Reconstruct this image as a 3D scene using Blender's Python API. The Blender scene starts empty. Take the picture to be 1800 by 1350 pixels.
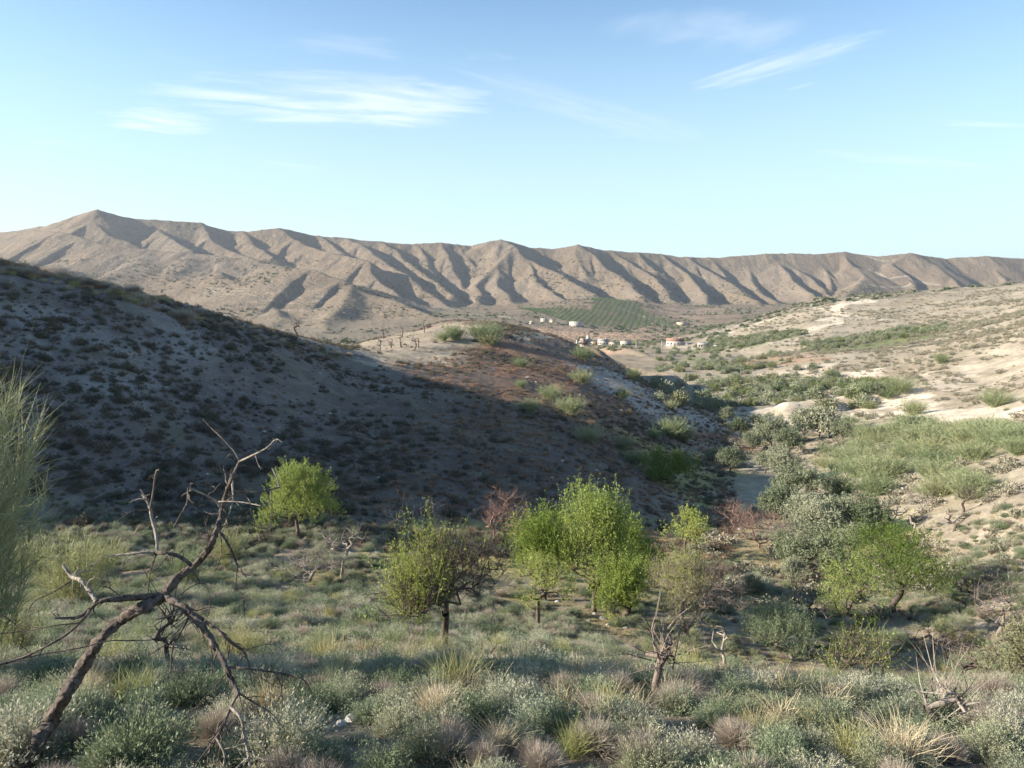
import bpy, math, random
import numpy as np
from math import radians as R
from mathutils import Vector, Matrix, Euler
C = bpy.context.scene.collection
scene = bpy.context.scene
random.seed(7); rng = np.random.default_rng(7)

# ------------------------------------------------------------------ camera
F = 1300.0; PITCH = R(7.7); CX, CY = 900.0, 675.0
cp, sp = math.cos(PITCH), math.sin(PITCH)
cam_d = bpy.data.cameras.new('camera'); cam = bpy.data.objects.new('camera', cam_d); C.objects.link(cam)
cam.location = (0, 0, 0); cam.rotation_euler = (R(90) - PITCH, 0, 0)
cam_d.sensor_width = 36; cam_d.lens = 36 * F / 1800; cam_d.clip_start = 0.05; cam_d.clip_end = 30000
scene.camera = cam
scene.view_settings.view_transform = 'Standard'; scene.view_settings.look = 'None'
scene.view_settings.exposure = 1.38; scene.view_settings.gamma = 1.0

# ------------------------------------------------------------------ projection helpers (reading positions off the photograph)
def unp(px, py, Y):
    v = (CY - py) / F; t = Y / (cp + v * sp)
    return ((px - CX) / F * t, Y, (v * cp - sp) * t)
def proj(x, y, z):
    d = y * cp - z * sp; v = (y * sp + z * cp) / d
    return CX + F * x / d, CY - F * v

# ------------------------------------------------------------------ sky and sun
SUN_AZ = R(-95)      # direction the light comes from, measured from the view axis (+Y), negative = left
SUN_EL = R(19.8)
w = bpy.data.worlds.new('World'); scene.world = w; w.use_nodes = True
def build_world():
    nt = w.node_tree; N = nt.nodes; L = nt.links; N.clear()
    out = N.new('ShaderNodeOutputWorld'); bg = N.new('ShaderNodeBackground'); bg.inputs[1].default_value = 0.072
    sky = N.new('ShaderNodeTexSky'); sky.sky_type = 'NISHITA'; sky.sun_disc = False
    sky.sun_elevation = SUN_EL; sky.sun_rotation = SUN_AZ
    sky.air_density = 1.0; sky.dust_density = 0.3; sky.ozone_density = 1.0; sky.altitude = 600
    def math_(op, a, b=None, c=None, clamp=False):
        m = N.new('ShaderNodeMath'); m.operation = op; m.use_clamp = clamp
        for i, v in enumerate((a, b, c)):
            if v is None: continue
            if isinstance(v, (int, float)): m.inputs[i].default_value = v
            else: L.new(v, m.inputs[i])
        return m.outputs[0]
    def mix(mode, f, a, b):
        x = N.new('ShaderNodeMix'); x.data_type = 'RGBA'; x.blend_type = mode
        for i, v in ((0, f), (6, a), (7, b)):
            if isinstance(v, (int, float)): x.inputs[i].default_value = v
            elif isinstance(v, tuple): x.inputs[i].default_value = (*v, 1)
            else: L.new(v, x.inputs[i])
        return x.outputs[2]
    # thin cirrus on a high flat sheet: view direction projected onto it
    tc = N.new('ShaderNodeTexCoord'); sx = N.new('ShaderNodeSeparateXYZ'); L.new(tc.outputs['Generated'], sx.inputs[0])
    zc = math_('MAXIMUM', sx.outputs[2], .02)
    X = math_('DIVIDE', sx.outputs[0], zc); Y = math_('DIVIDE', sx.outputs[1], zc)
    def cloud(cx, cy, ang, lx, ly, nsc, nseed, amp, stretch=3.0, thr=(.40, .70)):
        ca, sa = math.cos(ang), math.sin(ang)
        dx = math_('SUBTRACT', X, cx); dy = math_('SUBTRACT', Y, cy)
        u_ = math_('ADD', math_('MULTIPLY', dx, ca), math_('MULTIPLY', dy, sa)); v_ = math_('SUBTRACT', math_('MULTIPLY', dy, ca), math_('MULTIPLY', dx, sa))
        cv = N.new('ShaderNodeCombineXYZ'); L.new(math_('MULTIPLY', u_, nsc), cv.inputs[0]); L.new(math_('MULTIPLY', v_, nsc * stretch), cv.inputs[1]); cv.inputs[2].default_value = nseed
        n = N.new('ShaderNodeTexNoise'); n.inputs['Scale'].default_value = 1; n.inputs['Detail'].default_value = 7; n.inputs['Roughness'].default_value = .58; n.inputs['Distortion'].default_value = .5; L.new(cv.outputs[0], n.inputs['Vector'])
        e = math_('ADD', math_('POWER', math_('ABSOLUTE', math_('DIVIDE', u_, lx)), 2.0), math_('POWER', math_('ABSOLUTE', math_('DIVIDE', v_, ly)), 2.0))
        e = math_('SUBTRACT', 1.0, e, clamp=True)
        d = math_('ADD', n.outputs['Fac'], math_('MULTIPLY', math_('SUBTRACT', e, 1.0), .45))
        mr = N.new('ShaderNodeMapRange'); mr.interpolation_type = 'SMOOTHSTEP'; L.new(d, mr.inputs[0]); mr.inputs[1].default_value = thr[0]; mr.inputs[2].default_value = thr[1]
        return math_('MULTIPLY', mr.outputs[0], amp)
    def P(px, py):
        x, y, z = unp(px, py, 1.0); return x / z, y / z
    def seg(p, q, wid, nsc, seed, amp, stretch=4.0, thr=(.36, .66)):
        a, b = P(*p), P(*q); cx, cy = (a[0] + b[0]) / 2, (a[1] + b[1]) / 2; dx, dy = b[0] - a[0], b[1] - a[1]
        return cloud(cx, cy, math.atan2(dy, dx), math.hypot(dx, dy) / 2 * 1.25, wid, nsc, seed, amp, stretch, thr)
    cl = [seg((230, 160), (880, 200), .85, 1.3, 1.3, .7, 2.4, (.22, .72)), seg((520, 165), (850, 200), .75, 1.6, 8.3, .6, 2.2, (.18, .66)), seg((170, 205), (390, 222), .55, 2.2, 4.1, .55, 2.2, (.2, .66)),
          seg((740, 110), (1240, 255), .34, 1.3, 7.7, .16, 6, (.12,.72)), seg((1210, 162), (1570, 55), .26, 2.0, 2.2, .45, 5, (.2,.75)), seg((1370, 165), (1460, 140), .08, 3, 5.2, .3, 5), seg((1180, 90), (1300, 10), .55, 1.6, 9.2, .25, 2, (.2,.75)),
          seg((1350, 255), (1790, 305), .4, 1.2, 3.4, .2, 6), seg((0, 240), (190, 265), .3, 2, 6.1, .22, 6), seg((1550, 205), (1830, 225), .2, 1.5, 8.8, .25, 6), seg((300, 60), (760, 110), .5, 1.0, 12.3, .16, 3), seg((400, 270), (640, 310), .5, 1.2, 13.3, .18, 5)]
    tot = cl[0]
    for c_ in cl[1:]: tot = math_('MAXIMUM', tot, c_)
    col = mix('MULTIPLY', 1.0, sky.outputs[0], (0.93, 1.16, 1.30))
    hz_ = N.new('ShaderNodeMapRange'); hz_.interpolation_type = 'SMOOTHSTEP'; L.new(sx.outputs[2], hz_.inputs[0]); hz_.inputs[1].default_value = .42; hz_.inputs[2].default_value = -.02; hz_.inputs[3].default_value = 0; hz_.inputs[4].default_value = .85
    col = mix('MIX', hz_.outputs[0], col, (4.1, 5.35, 5.9))
    col = mix('MIX', tot, col, (6.3, 6.7, 6.9))
    L.new(col, bg.inputs[0]); L.new(bg.outputs[0], out.inputs[0])
build_world()
sd = bpy.data.lights.new('sun', 'SUN'); sun = bpy.data.objects.new('sun', sd); C.objects.link(sun)
sd.energy = 5.0; sd.angle = R(0.53); sd.color = (1.0, 0.90, 0.76)
to_sun = Vector((math.sin(SUN_AZ) * math.cos(SUN_EL), math.cos(SUN_AZ) * math.cos(SUN_EL), math.sin(SUN_EL)))
sun.rotation_euler = to_sun.to_track_quat('Z', 'Y').to_euler()

# ------------------------------------------------------------------ numpy noise
def _h(ix, iy, seed):
    n = (ix * 374761393 + iy * 668265263 + seed * 974634777) & 0xFFFFFFFF
    n = ((n ^ (n >> 13)) * 1274126177) & 0xFFFFFFFF
    return ((n ^ (n >> 16)) & 0xFFFF) / 65535.0
def vnoise(x, y, seed=0):
    ix = np.floor(x).astype(np.int64); iy = np.floor(y).astype(np.int64)
    fx = x - ix; fy = y - iy; fx = fx * fx * fx * (fx * (fx * 6 - 15) + 10); fy = fy * fy * fy * (fy * (fy * 6 - 15) + 10)
    a = _h(ix, iy, seed); b = _h(ix + 1, iy, seed); c = _h(ix, iy + 1, seed); d = _h(ix + 1, iy + 1, seed)
    return (a + (b - a) * fx + (c - a) * fy + (a - b - c + d) * fx * fy) * 2 - 1
def fbm(x, y, sc, o=4, seed=0, gain=0.5):
    s = np.zeros_like(np.asarray(x, float)); a = 1.0; t = 0
    for i in range(o):
        f = 2.03 ** i / sc
        s += a * vnoise(x * f + 17.3 * i, y * f - 9.1 * i, seed + i); t += a; a *= gain
    return s / t

# ------------------------------------------------------------------ terrain: feature curves (px, py, forward distance)
Y0 = 8.0
feat = [
 # just behind / under the camera (world x, y, z given directly with 'w')
 [('w', -30, -6, .2), ('w', 0, -6, 1.2), ('w', 30, -6, 2.2)],
 [('w', -30, 0, -2.6), ('w', 0, 0, -1.65), ('w', 30, 0, -1.0)],
 [(-3000, 1350, 3), (0, 1350, 3), (900, 1350, 3.1), (1800, 1350, 3.2), (3500, 1300, 3.2)],
 [(-2000, 1190, 10), (-400, 1170, 10), (300, 1160, 10), (900, 1190, 10), (1400, 1225, 10), (1800, 1235, 10), (3000, 1150, 10)],
 # foot of the near slope; left points, out of view, raised to throw shade
 [(-1500, 500, 31), (-400, 850, 33), (0, 925, 35), (300, 965, 34), (600, 1010, 31), (800, 1050, 29), (1100, 1105, 26), (1400, 1160, 24), (1650, 1195, 23), (1800, 1175, 23), (2300, 1040, 23), (3000, 850, 23)],
 # far edge of the gully floor = foot of the left hill and of the hump; unseen left end raised for its shadow
 [(-1500, 150, 38), (-400, 640, 39), (0, 850, 39), (300, 915, 39), (600, 925, 40), (800, 905, 45), (1000, 905, 48), (1130, 915, 52), (1250, 910, 56), (1400, 920, 54), (1600, 960, 42), (1800, 930, 36), (2300, 760, 36), (3000, 560, 38)],
 # middle of the hill faces; ground left of the view built up to shade them
 [(-1500, -100, 50), (-400, 430, 50), (0, 650, 49), (200, 700, 50), (400, 745, 54), (600, 770, 58), (800, 760, 64), (950, 768, 68), (1080, 790, 72), (1180, 830, 74), (1260, 850, 76), (1340, 850, 76), (1450, 850, 70), (1600, 850, 60), (1800, 790, 58), (2300, 640, 60), (3000, 450, 60)],
 # upper edge of the shaded faces
 [(-1500, -150, 68), (-400, 330, 62), (0, 462, 66), (200, 507, 72), (400, 566, 80), (530, 606, 88), (620, 628, 98), (740, 640, 104), (850, 655, 106), (1000, 690, 104), (1100, 735, 102), (1200, 785, 100), (1270, 800, 100), (1340, 800, 100), (1420, 800, 96), (1550, 790, 86), (1700, 760, 85), (1900, 690, 85), (2400, 560, 85), (3000, 400, 85)],
 # crest of the left hill and the hump; right of it the flank of the right hillside
 [(-1500, -60, 90), (-400, 330, 78), (0, 455, 76), (200, 499, 82), (400, 558, 90), (530, 599, 102), (620, 610, 128), (700, 588, 148), (770, 570, 158), (860, 563, 164), (930, 578, 164), (990, 598, 160), (1040, 622, 154), (1100, 652, 146), (1160, 690, 138), (1220, 722, 132), (1290, 757, 124), (1340, 766, 122), (1400, 765, 120), (1550, 745, 114), (1750, 705, 115), (1950, 620, 115), (2500, 480, 115), (3200, 330, 115)],
 # just behind the crest
 [(-1500, -60, 130), (-400, 400, 120), (0, 520, 120), (400, 625, 135), (530, 650, 150), (640, 640, 185), (760, 590, 215), (860, 592, 220), (990, 640, 220), (1100, 690, 200), (1200, 715, 185), (1300, 712, 170), (1400, 712, 165), (1560, 700, 160), (1750, 665, 165), (1950, 580, 165), (2500, 440, 165), (3200, 300, 165)],
 [(-1500, -60, 230), (-400, 480, 230), (0, 640, 230), (500, 690, 250), (760, 665, 285), (900, 668, 285), (1050, 670, 280), (1170, 668, 275), (1300, 662, 265), (1450, 655, 250), (1600, 632, 250), (1800, 570, 250), (2200, 450, 250), (3200, 260, 250)],
 [(-1500, 200, 420), (-400, 560, 420), (0, 620, 420), (500, 640, 420), (900, 635, 420), (1050, 632, 430), (1200, 630, 440), (1350, 610, 430), (1500, 592, 420), (1650, 572, 420), (1800, 540, 420), (2200, 430, 420), (3200, 250, 420)],
 [(-1500, 300, 640), (-400, 580, 640), (0, 610, 640), (500, 610, 640), (900, 608, 640), (1050, 607, 660), (1200, 600, 680), (1320, 565, 700), (1440, 528, 740), (1600, 513, 740), (1800, 500, 700), (2200, 420, 650), (3200, 260, 650)],
 [(-1500, 330, 900), (-400, 560, 900), (0, 590, 900), (500, 592, 900), (900, 592, 880), (1050, 597, 880), (1200, 590, 880), (1320, 565, 900), (1440, 545, 950), (1600, 535, 950), (1800, 520, 900), (2200, 430, 900), (3200, 300, 900)],
 [(-1500, 380, 1250), (-400, 540, 1250), (0, 560, 1250), (500, 560, 1250), (900, 556, 1180), (1050, 560, 1200), (1200, 566, 1200), (1400, 562, 1250), (1800, 552, 1250), (2200, 500, 1250), (3200, 400, 1250)],
 [(-1500, 400, 1700), (-400, 530, 1700), (0, 545, 1700), (500, 545, 1700), (900, 540, 1600), (1050, 524, 1560), (1200, 545, 1600), (1400, 545, 1700), (1800, 540, 1700), (2200, 490, 1700), (3200, 450, 1700)],
 [(-1500, 530, 2300), (0, 530, 2300), (900, 528, 2300), (1800, 525, 2400), (3200, 510, 2400)],
 [(-1500, 480, 3400), (900, 490, 3400), (3200, 480, 3400)],
 [(-1500, 495, 7000), (900, 495, 7000), (3200, 495, 7000)],
]
FE = []
for f in feat:
    pts = [p[1:] if p[0] == 'w' else unp(*p) for p in f]
    FE.append(sorted([(x / (y + Y0), math.log(y + Y0), z) for x, y, z in pts]))

def smooth_cols(a, u, wdt):
    """gaussian smoothing of a feature curve sampled at even u"""
    du = u[1] - u[0]; n = int(wdt * 3 / du); k = np.exp(-0.5 * (np.arange(-n, n + 1) * du / wdt) ** 2); k /= k.sum()
    return np.convolve(np.pad(a, n, mode='edge'), k, mode='valid')
UF = np.linspace(-2.6, 2.2, 2401)
KS = []; KZ = []
for k, f in enumerate(FE):
    a = np.array(f)
    wd = 0.022
    KS.append(smooth_cols(np.interp(UF, a[:, 0], a[:, 1]), UF, wd)); KZ.append(smooth_cols(np.interp(UF, a[:, 0], a[:, 2]), UF, wd))
KS = np.array(KS); KZ = np.array(KZ)
for k in range(1, len(KS)): KS[k] = np.maximum(KS[k], KS[k - 1] + 0.02)

def base_height(x, y):
    """monotone-cubic profile between the feature curves"""
    x = np.asarray(x, float); y = np.asarray(y, float); sh = x.shape; x = x.ravel(); y = y.ravel()
    u = np.clip(x / (y + Y0), -2.59, 2.19); s = np.log(y + Y0)
    fi = (u - UF[0]) / (UF[1] - UF[0]); i0 = fi.astype(int); t = fi - i0
    K = KS.shape[0]
    s = np.clip(s, 0, None)
    z = np.zeros_like(s)
    cs = 40000
    for a in range(0, len(s), cs):
        sl = slice(a, a + cs)
        ks = KS[:, i0[sl]] * (1 - t[sl]) + KS[:, i0[sl] + 1] * t[sl]
        kz = KZ[:, i0[sl]] * (1 - t[sl]) + KZ[:, i0[sl] + 1] * t[sl]
        # slopes in true distance so the profile is natural
        ky = np.exp(ks)
        h = np.diff(ky, axis=0); d = np.diff(kz, axis=0) / h
        m = np.zeros_like(kz); 
        w1 = 2 * h[1:] + h[:-1]; w2 = h[1:] + 2 * h[:-1]
        with np.errstate(divide='ignore', invalid='ignore'):
            mm = (w1 + w2) / (w1 / d[:-1] + w2 / d[1:])
        mm = np.where(d[:-1] * d[1:] > 0, mm, 0)
        m[1:-1] = mm; m[0] = d[0]; m[-1] = d[-1]
        yy = np.exp(s[sl]); j = np.clip((yy[None] >= ky).sum(0) - 1, 0, K - 2)
        r = np.arange(len(yy))
        y0_ = ky[j, r]; hh = h[j, r]; tt = np.clip((yy - y0_) / hh, 0, 1)
        z0, z1, m0, m1 = kz[j, r], kz[j + 1, r], m[j, r] * hh, m[j + 1, r] * hh
        z[sl] = (2 * tt**3 - 3 * tt**2 + 1) * z0 + (tt**3 - 2 * tt**2 + tt) * m0 + (-2 * tt**3 + 3 * tt**2) * z1 + (tt**3 - tt**2) * m1
    return z.reshape(sh)

# ---- ridges: polylines (px, py, dist), flank slope left, right
def rl(kl, kr, *p): return (np.array([unp(*q) for q in p]), kl, kr)
CREST = [(-700, 430, 2500), (-400, 440, 2300), (-200, 425, 2100), (0, 409, 2000), (90, 396, 1950), (140, 377, 1920), (175, 368, 1920), (205, 376, 1940), (240, 385, 1980), (275, 386, 2000), (355, 392, 2050), (400, 405, 2080),
         (440, 407, 2100), (487, 401, 2120), (540, 413, 2160), (600, 418, 2200), (660, 424, 2230), (720, 429, 2260), (778, 427, 2280), (830, 432, 2320), (876, 421, 2320), (930, 435, 2360), (975, 437, 2380),
         (1018, 430, 2380), (1060, 440, 2420), (1110, 443, 2450), (1160, 446, 2480), (1205, 452, 2500), (1260, 453, 2540), (1340, 446, 2560), (1400, 445, 2580), (1430, 447, 2580), (1485, 443, 2600),
         (1540, 451, 2600), (1597, 445, 2600), (1660, 454, 2650), (1730, 450, 2650), (1800, 455, 2700), (1900, 450, 2700), (2100, 445, 2700), (2500, 430, 2600), (3200, 420, 2500)]
RF = [rl(.58, .58, *CREST),
 rl(.42, .74, (175, 369, 1920), (166, 392, 1850), (200, 415, 1800), (240, 432, 1770)),
 rl(.4, .66, (0, 410, 2000), (60, 405, 1850), (110, 408, 1760), (150, 418, 1720), (190, 431, 1690), (220, 452, 1650), (255, 475, 1590), (310, 507, 1500)),
 rl(.35, .30, (190, 431, 1690), (260, 439, 1690), (330, 444, 1690), (400, 452, 1680), (470, 463, 1640), (520, 474, 1580), (550, 480, 1500)),
 rl(.4, .5, (250, 386, 1990), (285, 412, 1900), (328, 438, 1780)),
 rl(.4, .74, (355, 392, 2050), (372, 420, 1950), (405, 440, 1880), (455, 458, 1780)),
 rl(.4, .5, (425, 406, 2090), (440, 425, 2000), (475, 452, 1850)),
 rl(.4, .70, (487, 401, 2120), (515, 420, 2050), (545, 435, 1980), (600, 448, 1880), (640, 458, 1800), (665, 490, 1680), (715, 532, 1540)),
 rl(.4, .5, (555, 414, 2170), (580, 430, 2100), (600, 445, 2000)),
 rl(.4, .5, (600, 418, 2200), (630, 430, 2120), (665, 455, 1980), (700, 476, 1860), (750, 513, 1680), (815, 552, 1520)),
 rl(.4, .70, (666, 423, 2230), (690, 440, 2160), (715, 460, 2060), (752, 484, 1920), (790, 520, 1700)),
 rl(.4, .66, (735, 428, 2270), (748, 455, 2150), (760, 480, 2020)),
 rl(.42, .74, (778, 427, 2280), (786, 450, 2180), (796, 475, 2060), (822, 510, 1880)),
 rl(.4, .70, (808, 430, 2300), (820, 450, 2230), (835, 473, 2120)),
 rl(.42, .74, (876, 421, 2320), (900, 432, 2270), (925, 453, 2180), (955, 470, 2090), (990, 486, 2000), (1042, 517, 1780)),
 rl(.42, .72, (925, 455, 2170), (935, 482, 2020), (955, 505, 1900), (990, 527, 1740)),
 rl(.42, .5, (876, 424, 2310), (872, 470, 2100), (880, 510, 1850), (900, 535, 1700)),
 rl(.42, .5, (900, 440, 2230), (858, 478, 2050), (838, 505, 1880), (835, 530, 1700)),
 rl(.4, .66, (950, 436, 2370), (965, 455, 2300), (985, 477, 2180)),
 rl(.4, .70, (1018, 430, 2380), (1038, 444, 2330), (1066, 473, 2180), (1110, 500, 2000), (1130, 520, 1850)),
 rl(.4, .5, (1010, 440, 2340), (1018, 460, 2250), (1030, 485, 2120)),
 rl(.4, .66, (1075, 441, 2430), (1110, 461, 2340), (1150, 490, 2180), (1180, 520, 1950), (1185, 535, 1800)),
 rl(.4, .66, (1120, 444, 2450), (1135, 460, 2380), (1150, 475, 2300)),
 rl(.4, .74, (1165, 446, 2480), (1185, 465, 2400), (1213, 488, 2270), (1240, 520, 2000), (1245, 540, 1800)),
 rl(.4, .70, (1205, 452, 2500), (1225, 463, 2450), (1250, 478, 2370), (1298, 505, 2200), (1330, 530, 1950)),
 rl(.4, .70, (1245, 453, 2530), (1262, 470, 2460), (1275, 485, 2380)),
 rl(.42, .74, (1305, 449, 2550), (1312, 470, 2480), (1318, 490, 2380), (1335, 510, 2250), (1365, 530, 2050)),
 rl(.42, .74, (1345, 446, 2560), (1365, 460, 2510), (1392, 492, 2330), (1440, 527, 2050)),
 rl(.42, .72, (1378, 462, 2520), (1405, 478, 2440), (1452, 508, 2280)),
 rl(.42, .72, (1425, 446, 2580), (1448, 466, 2520), (1460, 500, 2350)),
 rl(.42, .45, (1485, 443, 2600), (1500, 468, 2480), (1520, 488, 2380), (1500, 510, 2200), (1470, 530, 2000)),
 rl(.42, .72, (1597, 445, 2600), (1568, 462, 2540), (1572, 480, 2470), (1605, 500, 2350)),
 rl(.42, .5, (1600, 446, 2600), (1640, 465, 2530), (1665, 485, 2440), (1690, 505, 2300)),
 rl(.42, .72, (1732, 450, 2650), (1742, 468, 2600), (1775, 500, 2430)),
 rl(.42, .66, (1800, 455, 2700), (1820, 480, 2550), (1860, 510, 2300)),
 rl(.40, .66, (-60, 420, 2000), (-40, 450, 1800), (20, 480, 1600), (60, 510, 1450)),
 rl(.40, .66, (60, 408, 1850), (80, 440, 1700), (120, 470, 1550), (190, 500, 1450)),
 # nearer brown hill with the sharp dark edge, centre left
 rl(.28, .85, (480, 470, 1560), (548, 473, 1420), (600, 494, 1360), (650, 516, 1310), (690, 527, 1270), (740, 545, 1180), (790, 562, 1100), (850, 583, 1000)),
 rl(.30, .40, (620, 502, 1340), (600, 530, 1220), (580, 560, 1100), (575, 590, 950)),
 rl(.30, .45, (380, 478, 1500), (430, 500, 1380), (470, 530, 1250), (500, 560, 1100)),
 # low hills by the village
 rl(.35, .5, (960, 575, 900), (1010, 583, 880), (1075, 582, 860), (1110, 588, 840)),
 rl(.45, .70, (1110, 586, 960), (1155, 572, 980), (1200, 585, 950)),
]
# scarp
# small spurs running down to the right behind the hump (mid distance)
RM = [
 rl(.35, .75, (930, 585, 235), (1000, 597, 225), (1040, 612, 215), (1085, 640, 200)),
 rl(.35, .80, (1000, 615, 330), (1035, 622, 320), (1075, 632, 300), (1110, 648, 280)),
 rl(.35, .80, (1105, 640, 270), (1135, 648, 250), (1180, 664, 230), (1225, 690, 210)),
 rl(.9, .9, (1390, 706, 148), (1480, 699, 150), (1560, 688, 150), (1620, 684, 148), (1700, 699, 140), (1765, 716, 133)), rl(.8, .8, (1420, 655, 262), (1480, 648, 262), (1560, 652, 255)),
 rl(.40, .72, (1050, 612, 480), (1075, 606, 480), (1110, 618, 460), (1150, 632, 430)),
]
def tents(x, y, ridges, soft):
    best = np.full(x.shape, -1e9)
    acc = None
    for P, kl, kr in ridges:
        bz = np.full(x.shape, -1e9)
        for a, b in zip(P[:-1], P[1:]):
            dx, dy = b[0] - a[0], b[1] - a[1]; l2 = dx * dx + dy * dy
            t = np.clip(((x - a[0]) * dx + (y - a[1]) * dy) / l2, 0, 1)
            ex = x - (a[0] + t * dx); ey = y - (a[1] + t * dy); dist = np.sqrt(ex * ex + ey * ey)
            side = ex                                       # east (right) or west of the line
            wgt = 0.5 + 0.5 * np.tanh(side / 5.0)
            kk = kl * (1 - wgt) + kr * wgt
            zz = a[2] + t * (b[2] - a[2]) - kk * (np.sqrt(dist * dist + soft * soft) - soft)
            bz = np.maximum(bz, zz)
        m = np.maximum(best, bz); d = np.abs(best - bz)
        best = m + np.where(d < soft, (soft - d) ** 2 / (4 * soft), 0)
    return best

def height(x, y):
    z = base_height(x, y)
    far = y > 650
    if far.any():
        xf, yf = x[far], y[far]
        wx = xf + 14 * fbm(xf, yf, 120, 3, 31); wy = yf + 14 * fbm(xf, yf, 120, 3, 41)
        t = tents(wx, wy, RF, 5.0)
        zb = z[far]
        d = zb - t; k = 10.0
        zf = np.maximum(zb, t) + np.where(np.abs(d) < k, (k - np.abs(d)) ** 2 / (4 * k), 0)
        g = np.clip((yf - 900) / 600, 0, 1)
        rid = 1 - np.abs(fbm(xf * 1.0, yf * 0.35, 55, 4, 77))
        rid2 = 1 - np.abs(fbm(xf, yf * .3, 24, 3, 78))
        zf += g * (1.9 * (rid - .8) * 1.8 + 1.3 * (rid2 - .8) + 1.0 * fbm(xf, yf, 22, 3, 5)) + (1 - g) * 3 * fbm(xf, yf, 60, 4, 9)
        z[far] = zf
    mid = (y > 120) & (y <= 650)
    if mid.any():
        xm, ym = x[mid], y[mid]
        wx = xm + 2.5 * fbm(xm, ym, 25, 3, 31)
        t = tents(wx, ym, RM, 1.2); zb = z[mid]
        zm = np.maximum(zb, t)
        fade = np.clip((650 - ym) / 60, 0, 1)
        z[mid] = zb + (zm - zb) * fade + (1 - fade) * 3 * fbm(xm, ym, 60, 4, 9)
    # hillocks and gullies, growing with distance
    a = np.clip((y - 20) / 60, 0, 1) * np.clip((900 - y) / 400, 0, 1)
    z = z + a * (0.9 * fbm(x, y, 16, 4, 3)) + np.clip((y - 100) / 200, 0, 1) * np.clip((900 - y) / 300, 0, 1) * (3.0 * fbm(x, y, 45, 4, 13))
    n = np.clip(y / 6, 0.2, 1)
    z = z + n * (0.16 * fbm(x, y, 2.6, 4, 21) + 0.05 * fbm(x, y, 0.6, 3, 22)) * np.clip((400 - y) / 300, 0, 1)
    return z

def nonuni(segs):
    out = []
    for a, b, n in segs: out += list(np.linspace(a, b, n, endpoint=False))
    out.append(segs[-1][1]); return np.array(out)
UG = nonuni([(-2.5, -0.8, 110), (-0.8, 0.8, 1150), (0.8, 2.1, 60)])
lg = lambda v: math.log(v + Y0)
SG = nonuni([(lg(-6), lg(1), 30), (lg(1), lg(40), 260), (lg(40), lg(220), 330), (lg(220), lg(650), 120), (lg(650), lg(1400), 130), (lg(1400), lg(2750), 300), (lg(2750), lg(6900), 25)])
GU, GS = np.meshgrid(UG, SG)
GY = np.exp(GS) - Y0; GX = GU * (GY + Y0)
GZ = height(GX, GY)
def ground(x, y):
    x = np.asarray(x, float); y = np.asarray(y, float)
    u = np.clip(x / (y + Y0), UG[0], UG[-1] - 1e-6); s = np.clip(np.log(np.maximum(y + Y0, 2.0)), SG[0], SG[-1] - 1e-6)
    i = np.clip(np.searchsorted(UG, u, 'right') - 1, 0, len(UG) - 2); j = np.clip(np.searchsorted(SG, s, 'right') - 1, 0, len(SG) - 2)
    a = (u - UG[i]) / (UG[i + 1] - UG[i]); b = (s - SG[j]) / (SG[j + 1] - SG[j])
    return (GZ[j, i] * (1 - a) + GZ[j, i + 1] * a) * (1 - b) + (GZ[j + 1, i] * (1 - a) + GZ[j + 1, i + 1] * a) * b
RS = np.exp(np.linspace(math.log(1.5 + Y0), math.log(3200), 2600)) - Y0
def hit(px, py):
    """first ground point seen at a photograph position"""
    v = (CY - py) / F; k = 1 / (cp + v * sp); X = (px - CX) / F * k * RS; Z = (v * cp - sp) * k * RS
    g = ground(X, RS); below = np.nonzero(Z < g)[0]
    if len(below) == 0: return None
    i = below[0]
    return float(X[i]), float(RS[i]), float(g[i])
def visible(x, y, z, lift=0.5, n=70):
    """is a point seen from the camera over the terrain? (vectorised)"""
    x = np.asarray(x, float); y = np.asarray(y, float); z = np.asarray(z, float) + lift
    t = np.linspace(0.03, 0.985, n)[:, None]
    g = ground(x[None] * t, y[None] * t)
    return (g < z[None] * t + 0.02).all(0)

def grid_mesh(name, X, Y, Z, cols=None):
    nr, nc = X.shape
    me = bpy.data.meshes.new(name)
    co = np.stack([X, Y, Z], -1).reshape(-1, 3).astype(np.float32)
    idx = np.arange(nr * nc).reshape(nr, nc)
    q = np.stack([idx[:-1, :-1], idx[:-1, 1:], idx[1:, 1:], idx[1:, :-1]], -1).reshape(-1, 4)
    me.vertices.add(len(co)); me.vertices.foreach_set('co', co.ravel())
    me.loops.add(q.size); me.loops.foreach_set('vertex_index', q.ravel().astype(np.int32))
    me.polygons.add(len(q)); me.polygons.foreach_set('loop_start', np.arange(0, q.size, 4, dtype=np.int32))
    me.polygons.foreach_set('loop_total', np.full(len(q), 4, dtype=np.int32))
    me.polygons.foreach_set('use_smooth', np.ones(len(q), dtype=bool))
    if cols is not None:
        for nm, c in cols.items():
            at = me.attributes.new(nm, 'FLOAT_COLOR', 'POINT')
            cc = np.concatenate([c.reshape(-1, 3), np.ones((nr * nc, 1))], 1).astype(np.float32)
            at.data.foreach_set('color', cc.ravel())
    me.update(calc_edges=True)
    o = bpy.data.objects.new(name, me); C.objects.link(o); return o
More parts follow.
